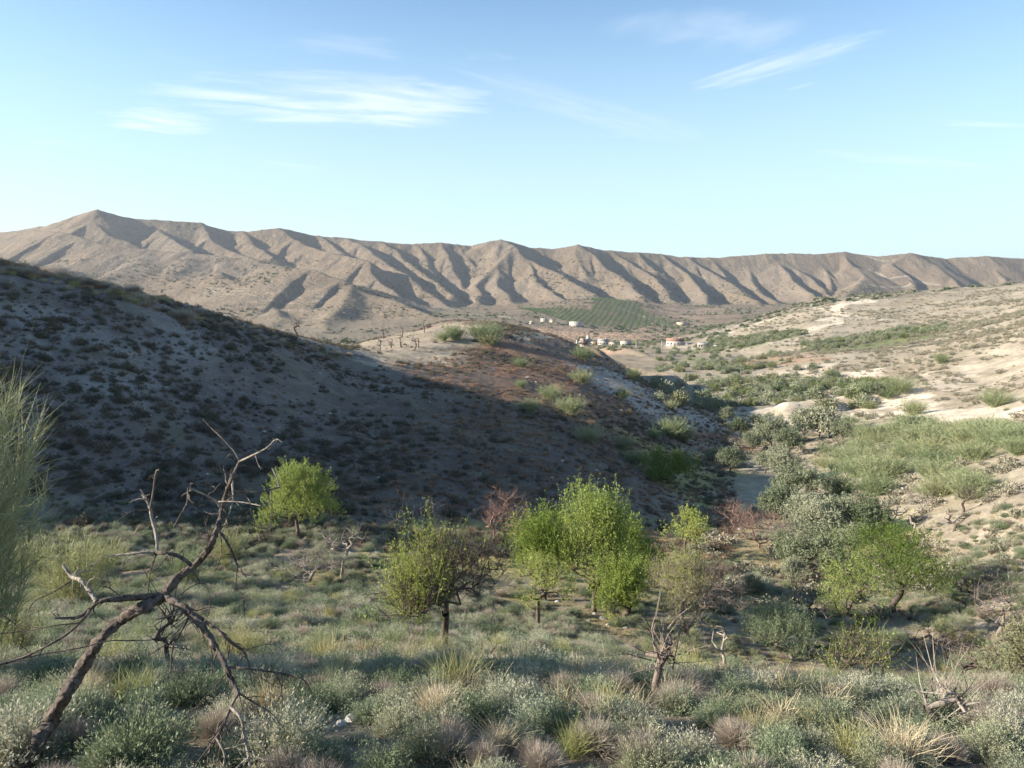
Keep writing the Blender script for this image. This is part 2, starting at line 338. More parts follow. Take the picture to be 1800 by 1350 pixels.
#STAGE2
# ------------------------------------------------------------------ ground colour (earth tones, with shade worked into the hill and hump soil)
PN1 = fbm(GX, GY, 9, 3, 51); PN2 = fbm(GX, GY, 40, 4, 52); PN3 = fbm(GX, GY, 160, 4, 53)
COL = np.zeros(GX.shape + (3,)); VEG = np.zeros(GX.shape)
def setcol(mask, c):
    m_ = np.clip(mask, 0, 1)[..., None]; COL[:] = COL * (1 - m_) + np.array(c) * m_
def sstep(a, b, x): 
    t = np.clip((x - a) / (b - a), 0, 1); return t * t * (3 - 2 * t)
COL[:] = (0.27, 0.225, 0.165)
setcol(sstep(900, 1400, GY), (0.25, 0.19, 0.136))
setcol(sstep(-.1, .5, PN3) * sstep(1000, 1500, GY) * .5, (0.275, 0.228, 0.18))
def world_poly(pts):
    out = []
    near = sorted(h[1] for h in (hit(*p) for p in pts) if h)
    lim = 2.6 * near[len(near) // 2] if near and near[len(near) // 2] < 300 else 1e9    # a corner that just misses a crest is moved down onto it
    for p in pts:
        h = hit(*p); k = 0
        while (h is None or h[1] > lim) and k < 20: k += 1; h = hit(p[0], p[1] + 2 * k)
        if h: out.append(h[:2])
    return np.array(out)
def in_poly(P, x, y):
    r = np.zeros(x.shape, bool); j = len(P) - 1
    for i in range(len(P)):
        xi, yi = P[i]; xj, yj = P[j]
        if yi != yj:
            c = ((yi > y) != (yj > y)) & (x < (xj - xi) * (y - yi) / (yj - yi) + xi)
            r ^= c
        j = i
    return r
def paint(pts, c, amt=1.0, ragged=.06, veg=None, thr=-2.0):
    P = world_poly(pts)
    if len(P) < 3: return
    x0, x1, y0, y1 = P[:, 0].min(), P[:, 0].max(), P[:, 1].min(), P[:, 1].max()
    m = .1 * (y1 - y0) + 2; sel = (GX > x0 - m) & (GX < x1 + m) & (GY > y0 - m) & (GY < y1 + m)
    xs, ys = GX[sel], GY[sel]; sc = max(2.0, ragged * (y1 - y0))
    wx = xs + sc * fbm(xs, ys, sc * 2.2, 3, 61) * 1.6; wy = ys + sc * fbm(xs, ys, sc * 2.2, 3, 67) * 2.2
    k = 0
    for a_ in range(7):
        k = k + in_poly(P, wx + sc * .45 * math.cos(a_ * .9), wy + sc * .45 * math.sin(a_ * .9)) / 7.0
    k = sstep(.1, .9, k + .35 * fbm(xs, ys, sc * .35, 3, 70)) * sstep(-.06, .10, fbm(xs, ys, sc * 1.1, 3, 69) - thr)
    k = k * amt; cc = COL[sel]; COL[sel] = cc * (1 - k[:, None]) + np.array(c) * k[:, None]
def track(pts, wid, c, amt=1.0):
    P = world_poly(pts)
    if len(P) < 2: return
    for a, b in zip(P[:-1], P[1:]):
        x0, x1 = sorted((a[0], b[0])); y0, y1 = sorted((a[1], b[1])); m = wid * 2
        sel = (GX > x0 - m) & (GX < x1 + m) & (GY > y0 - m) & (GY < y1 + m)
        xs, ys = GX[sel], GY[sel]; dx, dy = b - a; l2 = dx * dx + dy * dy + 1e-9
        t = np.clip(((xs - a[0]) * dx + (ys - a[1]) * dy) / l2, 0, 1)
        d = np.hypot(xs - a[0] - t * dx, ys - a[1] - t * dy) * (1 + .5 * vnoise(xs / wid, ys / wid, 5))
        k = np.clip(1.4 - d / wid * 1.2, 0, 1) * amt
        COL[sel] = COL[sel] * (1 - k[:, None]) + np.array(c) * k[:, None]
GREYSOIL_SHADE = (0.19, 0.16, 0.14); PALE = (0.53, 0.46, 0.36); WHITE = (0.66, 0.58, 0.46); MOSS = (0.36, 0.325, 0.11); RUST = (0.30, 0.155, 0.09)
FIELD = (0.13, 0.165, 0.06); REDE = (0.36, 0.235, 0.15)
# left hill and hump: grey-mauve soil, darkened to deepen the hill's shade, with paler scree patches
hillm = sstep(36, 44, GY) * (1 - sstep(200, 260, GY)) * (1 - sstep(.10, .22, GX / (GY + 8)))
setcol(hillm, GREYSOIL_SHADE); setcol(hillm * sstep(0.0, .5, PN1 + .4 * PN2), (0.30, 0.265, 0.235)); setcol(hillm * sstep(.0, .35, -PN2) * .7, (0.165, 0.135, 0.11))
setcol(hillm * sstep(-.14, -.04, GX / (GY + 8)) * sstep(60, 90, GY) * (.45 + .4 * sstep(-.2, .3, PN1)), (0.17, 0.115, 0.085))  # scrubby hump soil painted darker brown, partly to deepen the face's shade
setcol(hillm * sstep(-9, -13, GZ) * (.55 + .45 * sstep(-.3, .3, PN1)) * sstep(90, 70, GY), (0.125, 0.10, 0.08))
# right hillside: pale earth
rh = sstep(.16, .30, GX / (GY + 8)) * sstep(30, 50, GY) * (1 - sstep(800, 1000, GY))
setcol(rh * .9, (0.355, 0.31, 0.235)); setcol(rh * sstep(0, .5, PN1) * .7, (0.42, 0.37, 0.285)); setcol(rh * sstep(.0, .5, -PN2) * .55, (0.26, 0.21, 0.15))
# gully floor: thin green and straw grass
paint([(700, 960), (900, 940), (1120, 965), (1250, 915), (1210, 830), (1330, 760), (1400, 830), (1400, 980), (1560, 1010), (1640, 1100), (1700, 1180), (1560, 1240), (1260, 1190), (1040, 1110), (800, 1040), (640, 1000)], MOSS, .85, .12)
paint([(880, 1060), (1060, 1085), (1150, 1110), (1230, 1150), (1120, 1150), (950, 1110)], (0.33, 0.26, 0.15), .8, .1)
paint([(1290, 1180), (1640, 1190), (1700, 1230), (1400, 1240), (1290, 1215)], (0.33, 0.27, 0.13), .7, .1)
paint([(1250, 960), (1400, 950), (1420, 1000), (1300, 1010)], (0.42, 0.33, 0.17), .8, .1)
paint([(1100, 950), (1190, 955), (1180, 990), (1110, 985)], (0.33, 0.22, 0.15), .8, .1)
paint([(1620, 1110), (1800, 1010), (1900, 1040), (1800, 1100), (1700, 1130)], PALE, .8, .1)
paint([(1500, 880), (1600, 860), (1640, 930), (1560, 930)], PALE, .7, .1)
paint([(1650, 980), (1800, 900), (1850, 960), (1700, 1030)], PALE, .5, .1)
# sandy top of the hump, rusty grass, gravel flank
SAND = [(600, 628), (640, 604), (700, 587), (770, 567), (845, 566), (835, 600), (785, 628), (700, 640), (620, 642)]
paint(SAND, (0.40, 0.335, 0.25), 1, .05)
paint([(880, 588), (960, 582), (975, 592), (930, 602)], (0.60, 0.50, 0.36), .9, .05)
paint([(830, 600), (960, 600), (1010, 640), (1040, 690), (930, 680), (840, 650)], RUST, .6, .1, thr=-.1)
paint([(930, 680), (1060, 690), (1180, 760), (1240, 790), (1160, 790), (1000, 730)], RUST, .55, .1, thr=0)
paint([(1000, 640), (1060, 650), (1200, 705), (1260, 750), (1200, 760), (1080, 700)], (0.47, 0.41, 0.35), .9, .05)
paint([(1180, 745), (1300, 765), (1290, 830), (1220, 800)], RUST, .75, .08, thr=-.2)
# white badland cliffs and cuts on the right
paint([(1400, 700), (1560, 680), (1620, 684), (1760, 715), (1770, 745), (1640, 745), (1500, 715), (1380, 722)], WHITE, 1, .05)
paint([(1340, 725), (1480, 720), (1620, 745), (1640, 765), (1500, 755), (1350, 748)], WHITE, .9, .08, thr=-.12)
paint([(1440, 652), (1560, 648), (1565, 660), (1450, 663)], WHITE, .9, .1)
paint([(1310, 660), (1440, 635), (1460, 650), (1340, 672)], PALE, .9, .1)
paint([(1370, 695), (1440, 690), (1500, 705), (1400, 712)], PALE, .9, .1)
paint([(1600, 670), (1790, 600), (1810, 640), (1700, 690)], PALE, .7, .08, thr=-.1)
paint([(1340, 603), (1400, 585), (1450, 555), (1500, 525), (1530, 524), (1510, 545), (1460, 572), (1400, 596)], WHITE, .9, .06)
paint([(1460, 530), (1530, 523), (1535, 530), (1470, 540)], WHITE, .9, .1)
paint([(1390, 510 + 35), (1300, 570), (1230, 585), (1260, 590), (1350, 565)], PALE, .7, .1, thr=0)
# green strips of trees' ground, red earth fields
paint([(1430, 612), (1500, 600), (1640, 580), (1660, 588), (1560, 612), (1440, 622)], FIELD, .9, .05)
paint([(1230, 605), (1330, 600), (1420, 572), (1400, 592), (1330, 610), (1240, 618)], FIELD, .8, .05)
paint([(1200, 625), (1330, 640), (1420, 625), (1300, 655), (1200, 650)], FIELD, .6, .08)
paint([(1330, 690), (1500, 670), (1520, 685), (1340, 700)], FIELD, .8, .08)
paint([(1280, 630), (1420, 620), (1440, 635), (1300, 645)], REDE, .8, .08, thr=-.1)
paint([(900, 570), (1180, 580), (1200, 600), (1050, 605), (920, 598)], (0.40, 0.27, 0.20), .7, .05)
paint([(1160, 545), (1260, 540), (1290, 560), (1200, 575)], (0.42, 0.30, 0.22), .7, .05)
paint([(1055, 618), (1075, 610), (1092, 620), (1085, 632), (1060, 632)], (0.62, 0.48, 0.33), .95, .1)
paint([(700, 520), (830, 540), (860, 556), (740, 552)], (0.2, 0.2, 0.15), .4, .1)
# tracks
for pts, wd in [([(1525, 452), (1560, 461)], 5), ([(1527, 475), (1545, 482), (1560, 490), (1610, 495), (1650, 502)], 5), ([(1480, 510), (1550, 505), (1600, 500)], 4), ([(1590, 512), (1700, 505), (1800, 496)], 3.5),
                ([(1410, 535), (1450, 548), (1500, 555), (1550, 562)], 3), ([(1170, 607), (1300, 606), (1400, 604)], 3), ([(820, 552), (880, 556), (905, 560)], 3), ([(1085, 540), (1130, 556), (1160, 566)], 3),
                ([(1100, 608), (1170, 612), (1240, 612)], 3)]:
    track(pts, wd, PALE)
# hillside terraces far off (stony risers)
for (a0, b0, a1, b1, n) in [(370, 505, 430, 520, 6), (450, 520, 560, 560, 7), (800, 520, 850, 545, 5), (1170, 548, 1280, 560, 6)]:
    for k in range(n):
        yy_ = b0 + (b1 - b0) * k / n
        track([(a0 - 10, yy_), ((a0 + a1) / 2, yy_ + 3), (a1 + 10, yy_ + 2)], 2.5, (0.17, 0.15, 0.11) if k % 2 else (0.45, 0.37, 0.28), .8)

# ------------------------------------------------------------------ materials
def mat(name): 
    m = bpy.data.materials.new(name); m.use_nodes = True; nt = m.node_tree
    return m, nt.nodes, nt.links, nt.nodes['Principled BSDF']
def noise(N, L, vec, scale, det=4, rough=.6):
    n = N.new('ShaderNodeTexNoise'); n.inputs['Scale'].default_value = scale; n.inputs['Detail'].default_value = det; n.inputs['Roughness'].default_value = rough
    if vec: L.new(vec, n.inputs['Vector'])
    return n.outputs['Fac']
def ramp(N, L, fac, *st):
    r = N.new('ShaderNodeValToRGB'); e = r.color_ramp.elements
    while len(e) < len(st): e.new(.5)
    for el, (p, c) in zip(e, st): el.position = p; el.color = (*c, 1) if len(c) == 3 else c
    L.new(fac, r.inputs[0]); return r.outputs[0]
def mixc(N, L, mode, fac, a, b):
    x = N.new('ShaderNodeMix'); x.data_type = 'RGBA'; x.blend_type = mode
    for s_, v in ((0, fac), (6, a), (7, b)):
        if isinstance(v, (int, float)): x.inputs[s_].default_value = v
        elif isinstance(v, tuple): x.inputs[s_].default_value = (*v, 1)
        else: L.new(v, x.inputs[s_])
    return x.outputs[2]
def ground_mat(name, far):
    m, N, L, B = mat(name)
    at = N.new('ShaderNodeAttribute'); at.attribute_name = 'earth'
    geo = N.new('ShaderNodeNewGeometry'); P = geo.outputs['Position']
    c = at.outputs['Color']
    if far:
        n1 = noise(N, L, P, .03, 5, .65); c = mixc(N, L, 'MULTIPLY', 1.0, c, ramp(N, L, n1, (.3, (.82, .84, .86)), (.7, (1.15, 1.12, 1.08))))
        n2 = noise(N, L, P, .28, 3, .8); c = mixc(N, L, 'MIX', ramp(N, L, n2, (.46, (0, 0, 0)), (.60, (.82, .82, .82))), c, (.11, .095, .065))
        v = N.new('ShaderNodeTexVoronoi'); v.inputs['Scale'].default_value = .16; L.new(P, v.inputs['Vector'])
        dm = ramp(N, L, v.outputs['Distance'], (.14, (.85, .85, .85)), (.30, (0, 0, 0)))
        n3 = noise(N, L, P, .012, 4); gate = ramp(N, L, n3, (.42, (.15, .15, .15)), (.62, (1, 1, 1)))
        c = mixc(N, L, 'MIX', mixc(N, L, 'MULTIPLY', 1.0, dm, gate), c, (.085, .085, .055))
        h = noise(N, L, P, .12, 6, .7); bd = 6.0
    else:
        n1 = noise(N, L, P, .9, 6, .7); c = mixc(N, L, 'MULTIPLY', 1.0, c, ramp(N, L, n1, (.28, (.66, .66, .68)), (.72, (1.28, 1.26, 1.22))))
        n2 = noise(N, L, P, .16, 5, .7); c = mixc(N, L, 'MIX', ramp(N, L, n2, (.48, (0, 0, 0)), (.66, (.5, .5, .5))), c, (.19, .165, .10))
        n4 = noise(N, L, P, 7.0, 5, .75); c = mixc(N, L, 'MULTIPLY', 1.0, c, ramp(N, L, n4, (.3, (.7, .68, .66)), (.7, (1.25, 1.25, 1.25))))
        v = N.new('ShaderNodeTexVoronoi'); v.inputs['Scale'].default_value = 9; L.new(P, v.inputs['Vector'])
        st = mixc(N, L, 'MULTIPLY', 1.0, ramp(N, L, v.outputs['Distance'], (.16, (1, 1, 1)), (.24, (0, 0, 0))), ramp(N, L, n1, (.5, (0, 0, 0)), (.58, (1, 1, 1))))
        c = mixc(N, L, 'MIX', st, c, (.50, .47, .42))
        h = noise(N, L, P, 3.5, 8, .75); bd = .12
    L.new(c, B.inputs['Base Color']); B.inputs['Roughness'].default_value = .95; B.inputs['Specular IOR Level'].default_value = .1
    bp = N.new('ShaderNodeBump'); bp.inputs['Strength'].default_value = .8; bp.inputs['Distance'].default_value = bd
    L.new(h, bp.inputs['Height']); L.new(bp.outputs[0], B.inputs['Normal'])
    return m
JS = int(np.searchsorted(SG, lg(650)))
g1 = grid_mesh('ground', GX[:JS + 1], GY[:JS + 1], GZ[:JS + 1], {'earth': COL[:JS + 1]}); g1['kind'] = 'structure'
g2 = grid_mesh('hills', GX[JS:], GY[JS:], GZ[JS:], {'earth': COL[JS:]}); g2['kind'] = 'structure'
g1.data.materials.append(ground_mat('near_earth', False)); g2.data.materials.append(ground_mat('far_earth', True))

def leaf_mat(name, cols, trans=.25, nscale=3.0):
    """cols: a ramp of real leaf colours picked per plant, varied inside the plant"""
    m, N, L, B = mat(name)
    oi = N.new('ShaderNodeObjectInfo'); geo = N.new('ShaderNodeNewGeometry')
    ri = geo.outputs['Random Per Island']
    a = N.new('ShaderNodeMath'); a.operation = 'MULTIPLY_ADD'; L.new(ri, a.inputs[0]); a.inputs[1].default_value = .22; a.inputs[2].default_value = -.11
    b = N.new('ShaderNodeMath'); b.operation = 'ADD'; b.use_clamp = True; L.new(a.outputs[0], b.inputs[0]); L.new(oi.outputs['Random'], b.inputs[1])
    n = len(cols); c = ramp(N, L, b.outputs[0], *[(i / max(1, n - 1), cc) for i, cc in enumerate(cols)])
    L.new(c, B.inputs['Base Color']); B.inputs['Roughness'].default_value = .7; B.inputs['Specular IOR Level'].default_value = .25
    tr = N.new('ShaderNodeBsdfTranslucent'); L.new(c, tr.inputs[0]); mx = N.new('ShaderNodeMixShader'); mx.inputs[0].default_value = trans
    L.new(B.outputs[0], mx.inputs[1]); L.new(tr.outputs[0], mx.inputs[2]); L.new(mx.outputs[0], N['Material Output'].inputs[0])
    return m
def bark_mat(name, c0, c1, sc=14):
    m, N, L, B = mat(name)
    tc = N.new('ShaderNodeTexCoord'); mp = N.new('ShaderNodeMapping'); mp.inputs['Scale'].default_value = (1, 1, .35); L.new(tc.outputs['Object'], mp.inputs[0])
    n = noise(N, L, mp.outputs[0], sc, 8, .75); L.new(ramp(N, L, n, (.35, c0), (.65, c1)), B.inputs['Base Color']); B.inputs['Roughness'].default_value = .9
    B.inputs['Specular IOR Level'].default_value = .15
    bp = N.new('ShaderNodeBump'); bp.inputs['Strength'].default_value = 1; bp.inputs['Distance'].default_value = .02; L.new(n, bp.inputs['Height']); L.new(bp.outputs[0], B.inputs['Normal'])
    return m
def plain(name, c, rough=.85, var=.15, sc=2):
    m, N, L, B = mat(name); geo = N.new('ShaderNodeNewGeometry'); n = noise(N, L, geo.outputs['Position'], sc, 5, .7)
    lo = tuple(v * (1 - var) for v in c); hi = tuple(min(1, v * (1 + var)) for v in c)
    L.new(ramp(N, L, n, (.3, lo), (.7, hi)), B.inputs['Base Color']); B.inputs['Roughness'].default_value = rough; return m
M = {
 'sage': leaf_mat('sage_leaf', [(.17, .20, .12), (.38, .385, .26), (.50, .48, .37), (.28, .30, .17), (.44, .425, .32)], .3),
 'sagedark': leaf_mat('blue_green_leaf', [(.12, .155, .085), (.26, .30, .19), (.17, .21, .11), (.33, .36, .25)], .25),
 'deadtwig': leaf_mat('dead_twig', [(.27, .225, .18), (.41, .35, .28), (.34, .29, .23)], .05),
 'broom': leaf_mat('broom_twig', [(.27, .275, .10), (.35, .35, .15), (.31, .32, .16), (.38, .34, .14)], .25),
 'broomgrey': leaf_mat('broom_grey_twig', [(.19, .235, .12), (.26, .295, .155), (.32, .33, .18)], .2),
 'grass': leaf_mat('grass_blade', [(.29, .31, .11), (.39, .37, .16), (.48, .41, .22), (.34, .34, .17)], .3),
 'straw': leaf_mat('straw_blade', [(.46, .38, .24), (.55, .47, .32), (.40, .30, .17)], .25),
 'rust': leaf_mat('rusty_grass', [(.26, .155, .095), (.36, .23, .14), (.31, .21, .14)], .15),
 'dark': leaf_mat('dark_shrub_leaf', [(.06, .062, .045), (.12, .105, .075), (.09, .10, .06), (.19, .145, .11), (.15, .14, .095)], .1),
 'scrub': leaf_mat('scrub_leaf', [(.19, .185, .13), (.25, .235, .17), (.30, .265, .20), (.20, .205, .14)], .1),
 'almond': leaf_mat('almond_leaf', [(.12, .175, .035), (.24, .31, .06), (.32, .375, .11), (.19, .25, .05)], .4),
 'almondlight': leaf_mat('young_almond_leaf', [(.27, .32, .07), (.36, .40, .11), (.32, .35, .11)], .4),
 'olive': leaf_mat('olive_leaf', [(.13, .16, .09), (.22, .245, .15), (.30, .31, .21)], .12),
 'midgreen': leaf_mat('valley_leaf', [(.12, .155, .06), (.17, .20, .085), (.20, .20, .11)], .15),
 'pine': leaf_mat('dark_leaf', [(.05, .085, .04), (.09, .125, .06)], .1),
 'orchard': leaf_mat('orchard_leaf', [(.075, .13, .05), (.115, .18, .07), (.095, .155, .055)], .1),
 'bark': bark_mat('bark', (.055, .042, .034), (.17, .135, .11)),
 'deadwood': bark_mat('dead_wood', (.10, .075, .06), (.30, .25, .21)),
 'deadred': bark_mat('reddish_dead_wood', (.14, .08, .065), (.33, .22, .18)),
 'greywood': bark_mat('grey_dead_wood', (.15, .125, .10), (.42, .37, .31)),
 'rock': plain('pale_rock', (.44, .41, .365), .9, .25, 6),
}

# ------------------------------------------------------------------ mesh helpers
def mk(name, V, Fq, m, smooth=False, parent=None):
    """V (n,3), Fq list of index arrays (k,3) or (k,4)"""
    me = bpy.data.meshes.new(name); V = np.asarray(V, np.float32)
    me.vertices.add(len(V)); me.vertices.foreach_set('co', V.ravel())
    Fq = [np.asarray(f, np.int32) for f in Fq if len(f)]
    li = np.concatenate([f.ravel() for f in Fq]); tot = np.concatenate([np.full(len(f), f.shape[1], np.int32) for f in Fq])
    st = np.concatenate([[0], np.cumsum(tot)[:-1]]).astype(np.int32)
    me.loops.add(len(li)); me.loops.foreach_set('vertex_index', li); me.polygons.add(len(tot))
    me.polygons.foreach_set('loop_start', st); me.polygons.foreach_set('loop_total', tot)
    if smooth: me.polygons.foreach_set('use_smooth', np.ones(len(tot), bool))
    me.update(calc_edges=True); me.materials.append(m)
    o = bpy.data.objects.new(name, me); C.objects.link(o)
    if parent: o.parent = parent
    return o
class Soup:
    def __init__(s): s.V = []; s.F3 = []; s.F4 = []; s.n = 0
    def add(s, V, F4=None, F3=None):
        if F4 is not None and len(F4): s.F4.append(np.asarray(F4) + s.n)
        if F3 is not None and len(F3): s.F3.append(np.asarray(F3) + s.n)
        s.V.append(V); s.n += len(V)
    def build(s, name, m, smooth=False, parent=None):
        f = ([np.concatenate(s.F4)] if s.F4 else []) + ([np.concatenate(s.F3)] if s.F3 else [])
        return mk(name, np.concatenate(s.V), f, m, smooth, parent)
def norm(a): return a / np.maximum(np.linalg.norm(a, axis=-1, keepdims=True), 1e-9)
def blades(sp_, P0, D, Ln, W, bend=.3, segs=3, sag=None, r=rng):
    """thin tapered strips that grow from P0 along D and curve"""
    n = len(P0); D = norm(D); side = norm(np.cross(D, r.normal(size=(n, 3))))
    if sag is None: bd = r.normal(size=(n, 3)) * bend
    else: bd = r.normal(size=(n, 3)) * bend + np.array([0, 0, -1.0]) * sag
    rows = []
    for k in range(segs + 1):
        t = k / segs; c = P0 + D * (Ln * t)[:, None] + bd * (Ln * t * t)[:, None]
        wv = side * (np.broadcast_to(W, (n,)) * (1 - t) ** .7 * .5 + .0004)[:, None]
        rows += [c - wv, c + wv]
    V = np.stack(rows, 1).reshape(-1, 3); m_ = 2 * (segs + 1); b = np.arange(n)[:, None] * m_
    Fq = np.concatenate([b + np.array([2 * k, 2 * k + 1, 2 * k + 3, 2 * k + 2]) for k in range(segs)])
    sp_.add(V, Fq)
def leaves(sp_, P, D, size, asp=.4, r=rng):
    """little pointed leaves: rhombs folded a touch"""
    n = len(P); D = norm(D); s_ = norm(np.cross(D, r.normal(size=(n, 3)))); size = np.broadcast_to(size, (n,))[:, None]
    V = np.stack([P, P + D * size * .5 + s_ * size * asp * .5, P + D * size, P + D * size * .5 - s_ * size * asp * .5], 1).reshape(-1, 3)
    sp_.add(V, np.arange(n)[:, None] * 4 + np.arange(4))
def dome_dirs(n, up=.5, r=rng):
    d = r.normal(size=(n, 3)); d[:, 2] = np.abs(d[:, 2]) * up + .15; return norm(d)
def tube(sp_, pts, rad, sides=6, rough=0.0):
    pts = np.asarray(pts, float); rad = np.asarray(rad, float); n = len(pts)
    T = norm(np.gradient(pts, axis=0)); up = np.array([0, 0, 1.0]) if abs(T[0][2]) < .9 else np.array([1.0, 0, 0])
    A = norm(np.cross(T, up)); Bv = np.cross(T, A); an = np.arange(sides) / sides * 2 * np.pi
    rv = rad[:, None, None] * (1 + rough * fbm(np.cos(an)[None] * 2.2 + np.arange(n)[:, None] * .22 + rad[0] * 999, np.sin(an)[None] * 2.2 + np.arange(n)[:, None] * .05, 1, 3, 7)[..., None]) if rough else rad[:, None, None]
    V = (pts[:, None] + rv * (A[:, None] * np.cos(an)[None, :, None] + Bv[:, None] * np.sin(an)[None, :, None])).reshape(-1, 3)
    i = np.arange(n - 1)[:, None] * sides; j = np.arange(sides)[None]; k = (j + 1) % sides
    sp_.add(V, np.stack([i + j, i + k, i + sides + k, i + sides + j], -1).reshape(-1, 4))
def prisms(sp_, A, Bp, ra, rb, sides=3):
    """many tapered sticks at once"""
    n = len(A); T = norm(Bp - A); s_ = norm(np.cross(T, np.array([.31, .52, .79]))); u_ = np.cross(T, s_); an = np.arange(sides) / sides * 2 * np.pi
    ring = s_[:, None] * np.cos(an)[None, :, None] + u_[:, None] * np.sin(an)[None, :, None]
    V = np.concatenate([A[:, None] + ring * ra[:, None, None], Bp[:, None] + ring * rb[:, None, None]], 1).reshape(-1, 3)
    b = np.arange(n)[:, None] * 2 * sides
    sp_.add(V, np.concatenate([b + np.array([k, (k + 1) % sides, sides + (k + 1) % sides, sides + k]) for k in range(sides)]))

# ------------------------------------------------------------------ plants
def m_sage(seed, n, nl, kind='sage', h=.5, wd=.42, ls=.022):
    r = np.random.default_rng(seed); S = Soup()
    d = dome_dirs(n, .9, r); base = d * np.array([.25, .25, .05]) * wd * r.random((n, 1))
    Ln = h * (.55 + .5 * r.random(n)) * (.75 + .35 * fbm(d[:, 0] * 2 + seed, d[:, 1] * 2, 1, 2, seed)) 
    d = norm(d * np.array([wd / .42, wd / .42, 1.15]) + r.normal(size=(n, 3)) * .12)
    blades(S, base, d, Ln, .006 * (h / .5), .12, 2, None, r)
    t = .35 + .65 * r.random((n, nl)); P = base[:, None] + d[:, None] * (Ln[:, None] * t)[..., None] + r.normal(size=(n, nl, 3)) * .012
    D = d[:, None] + r.normal(size=(n, nl, 3)) * .55 + np.array([0, 0, .3])
    leaves(S, P.reshape(-1, 3), D.reshape(-1, 3), ls * (.7 + .7 * r.random(n * nl)), .38, r)
    return S
def m_broom(seed, n, h=1.4, spread=.5, sag=.12, kids=6, w=.005):
    r = np.random.default_rng(seed); S = Soup()
    d = r.normal(size=(n, 3)) * spread; d[:, 2] = 1; d = norm(d); b = r.normal(size=(n, 3)) * np.array([.12, .12, .02]) * h / 1.4
    Ln = h * (.55 + .5 * r.random(n)); blades(S, b, d, Ln, w * 1.6, .08, 3, None, r)
    t = .25 + .7 * r.random((n, kids)); P = b[:, None] + d[:, None] * (Ln[:, None] * t)[..., None]
    D = d[:, None] + r.normal(size=(n, kids, 3)) * .28
    blades(S, P.reshape(-1, 3), D.reshape(-1, 3), h * (.22 + .28 * r.random(n * kids)), w, .08, 3, sag, r)
    return S
def m_feather(seed, n, h=2.0, w=.016, k=22, sp=.55, bs=.25):
    r = np.random.default_rng(seed); S = Soup()
    d = r.normal(size=(n, 3)) * sp; d[:, 2] = 1; d = norm(d); b = r.normal(size=(n, 3)) * np.array([bs, bs, .02]); Ln = h * (.45 + .5 * r.random(n))
    blades(S, b, d, Ln, w * 1.2, .08, 3, None, r)
    t = .3 + .7 * r.random((n, k)); P = b[:, None] + d[:, None] * (Ln[:, None] * t)[..., None]; D = d[:, None] + r.normal(size=(n, k, 3)) * .42
    blades(S, P.reshape(-1, 3), D.reshape(-1, 3), h * (.06 + .10 * r.random(n * k)), w, .1, 2, .05, r); return S
def m_grass(seed, n, h=.45, spread=.45, w=.004, sag=.35):
    r = np.random.default_rng(seed); S = Soup()
    d = r.normal(size=(n, 3)) * spread; d[:, 2] = 1; b = r.normal(size=(n, 3)) * np.array([.05, .05, .005]) * h / .45
    blades(S, b, d, h * (.45 + .6 * r.random(n)), w, .1, 4, sag, r); return S
def m_cushion(seed, n, h=.5, wd=.5, ls=.07):
    """low bush seen from afar: leaf tufts on a lumpy dome"""
    r = np.random.default_rng(seed); S = Soup()
    d = dome_dirs(n, .8, r); rr = (.35 + .65 * r.random(n) ** .5) * (.8 + .5 * fbm(d[:, 0] * 3 + seed, d[:, 1] * 3, 1, 2, seed))
    P = d * rr[:, None] * np.array([wd, wd, h]); leaves(S, P, d + r.normal(size=(n, 3)) * .5, ls * (.7 + .6 * r.random(n)), .55, r)
    k = max(6, n // 12); prisms(S, np.zeros((k, 3)), P[:k] * .8, np.full(k, .012), np.full(k, .004)); return S

def skeleton(seed, targets, trunk, jit=.10, bias=.5, fork=.35):
    """grow branches from the trunk to every target, joining the nearest branch"""
    r = np.random.default_rng(seed)
    N_ = [np.array(p, float) for p in trunk]; par = [-1] + list(range(len(trunk) - 1)); tips = []
    top = N_[-1]; order = np.argsort(np.linalg.norm(targets - top, axis=1))
    first = max(1, int(len(trunk) * (1 - fork)))
    for ti in order:
        T = targets[ti]; A = np.array(N_[first:]); dv = T - A; d = np.linalg.norm(dv, axis=1)
        pen = d + bias * np.maximum(0, A[:, 2] - T[2] + .1 * d)
        j = int(np.argmin(pen)) + first; a = N_[j]; L_ = np.linalg.norm(T - a); ns = max(1, int(L_ / .22) if L_ < 2 else 8); prev = j
        for k in range(1, ns + 1):
            t = k / ns; p = a + (T - a) * t
            if k < ns: p = p + r.normal(size=3) * jit * L_ * .35 + np.array([0, 0, -.10 * L_ * math.sin(math.pi * t)])
            N_.append(p); par.append(prev); prev = len(N_) - 1
        tips.append(prev)
    N_ = np.array(N_); par = np.array(par); cnt = np.zeros(len(N_)); cnt[tips] = 1
    for i in range(len(N_) - 1, 0, -1): cnt[par[i]] += cnt[i]
    return N_, par, np.maximum(cnt, 1), np.array(tips)
def wood(S, Nn, par, cnt, r0, p=.5, sides=5, tip=.004):
    rad = np.maximum(tip, r0 * (cnt / cnt[0]) ** p); i = np.arange(1, len(Nn)); pr = par[i]
    ra = np.minimum(rad[pr], rad[i] * 1.6)
    big = rad[i] > r0 * .25
    for m_, s_ in ((big, sides + 2), (~big, max(3, sides - 1))):
        if m_.any(): prisms(S, Nn[pr[m_]], Nn[i[m_]] + norm(Nn[i[m_]] - Nn[pr[m_]]) * rad[i[m_]][:, None] * .4, ra[m_], rad[i[m_]], s_)
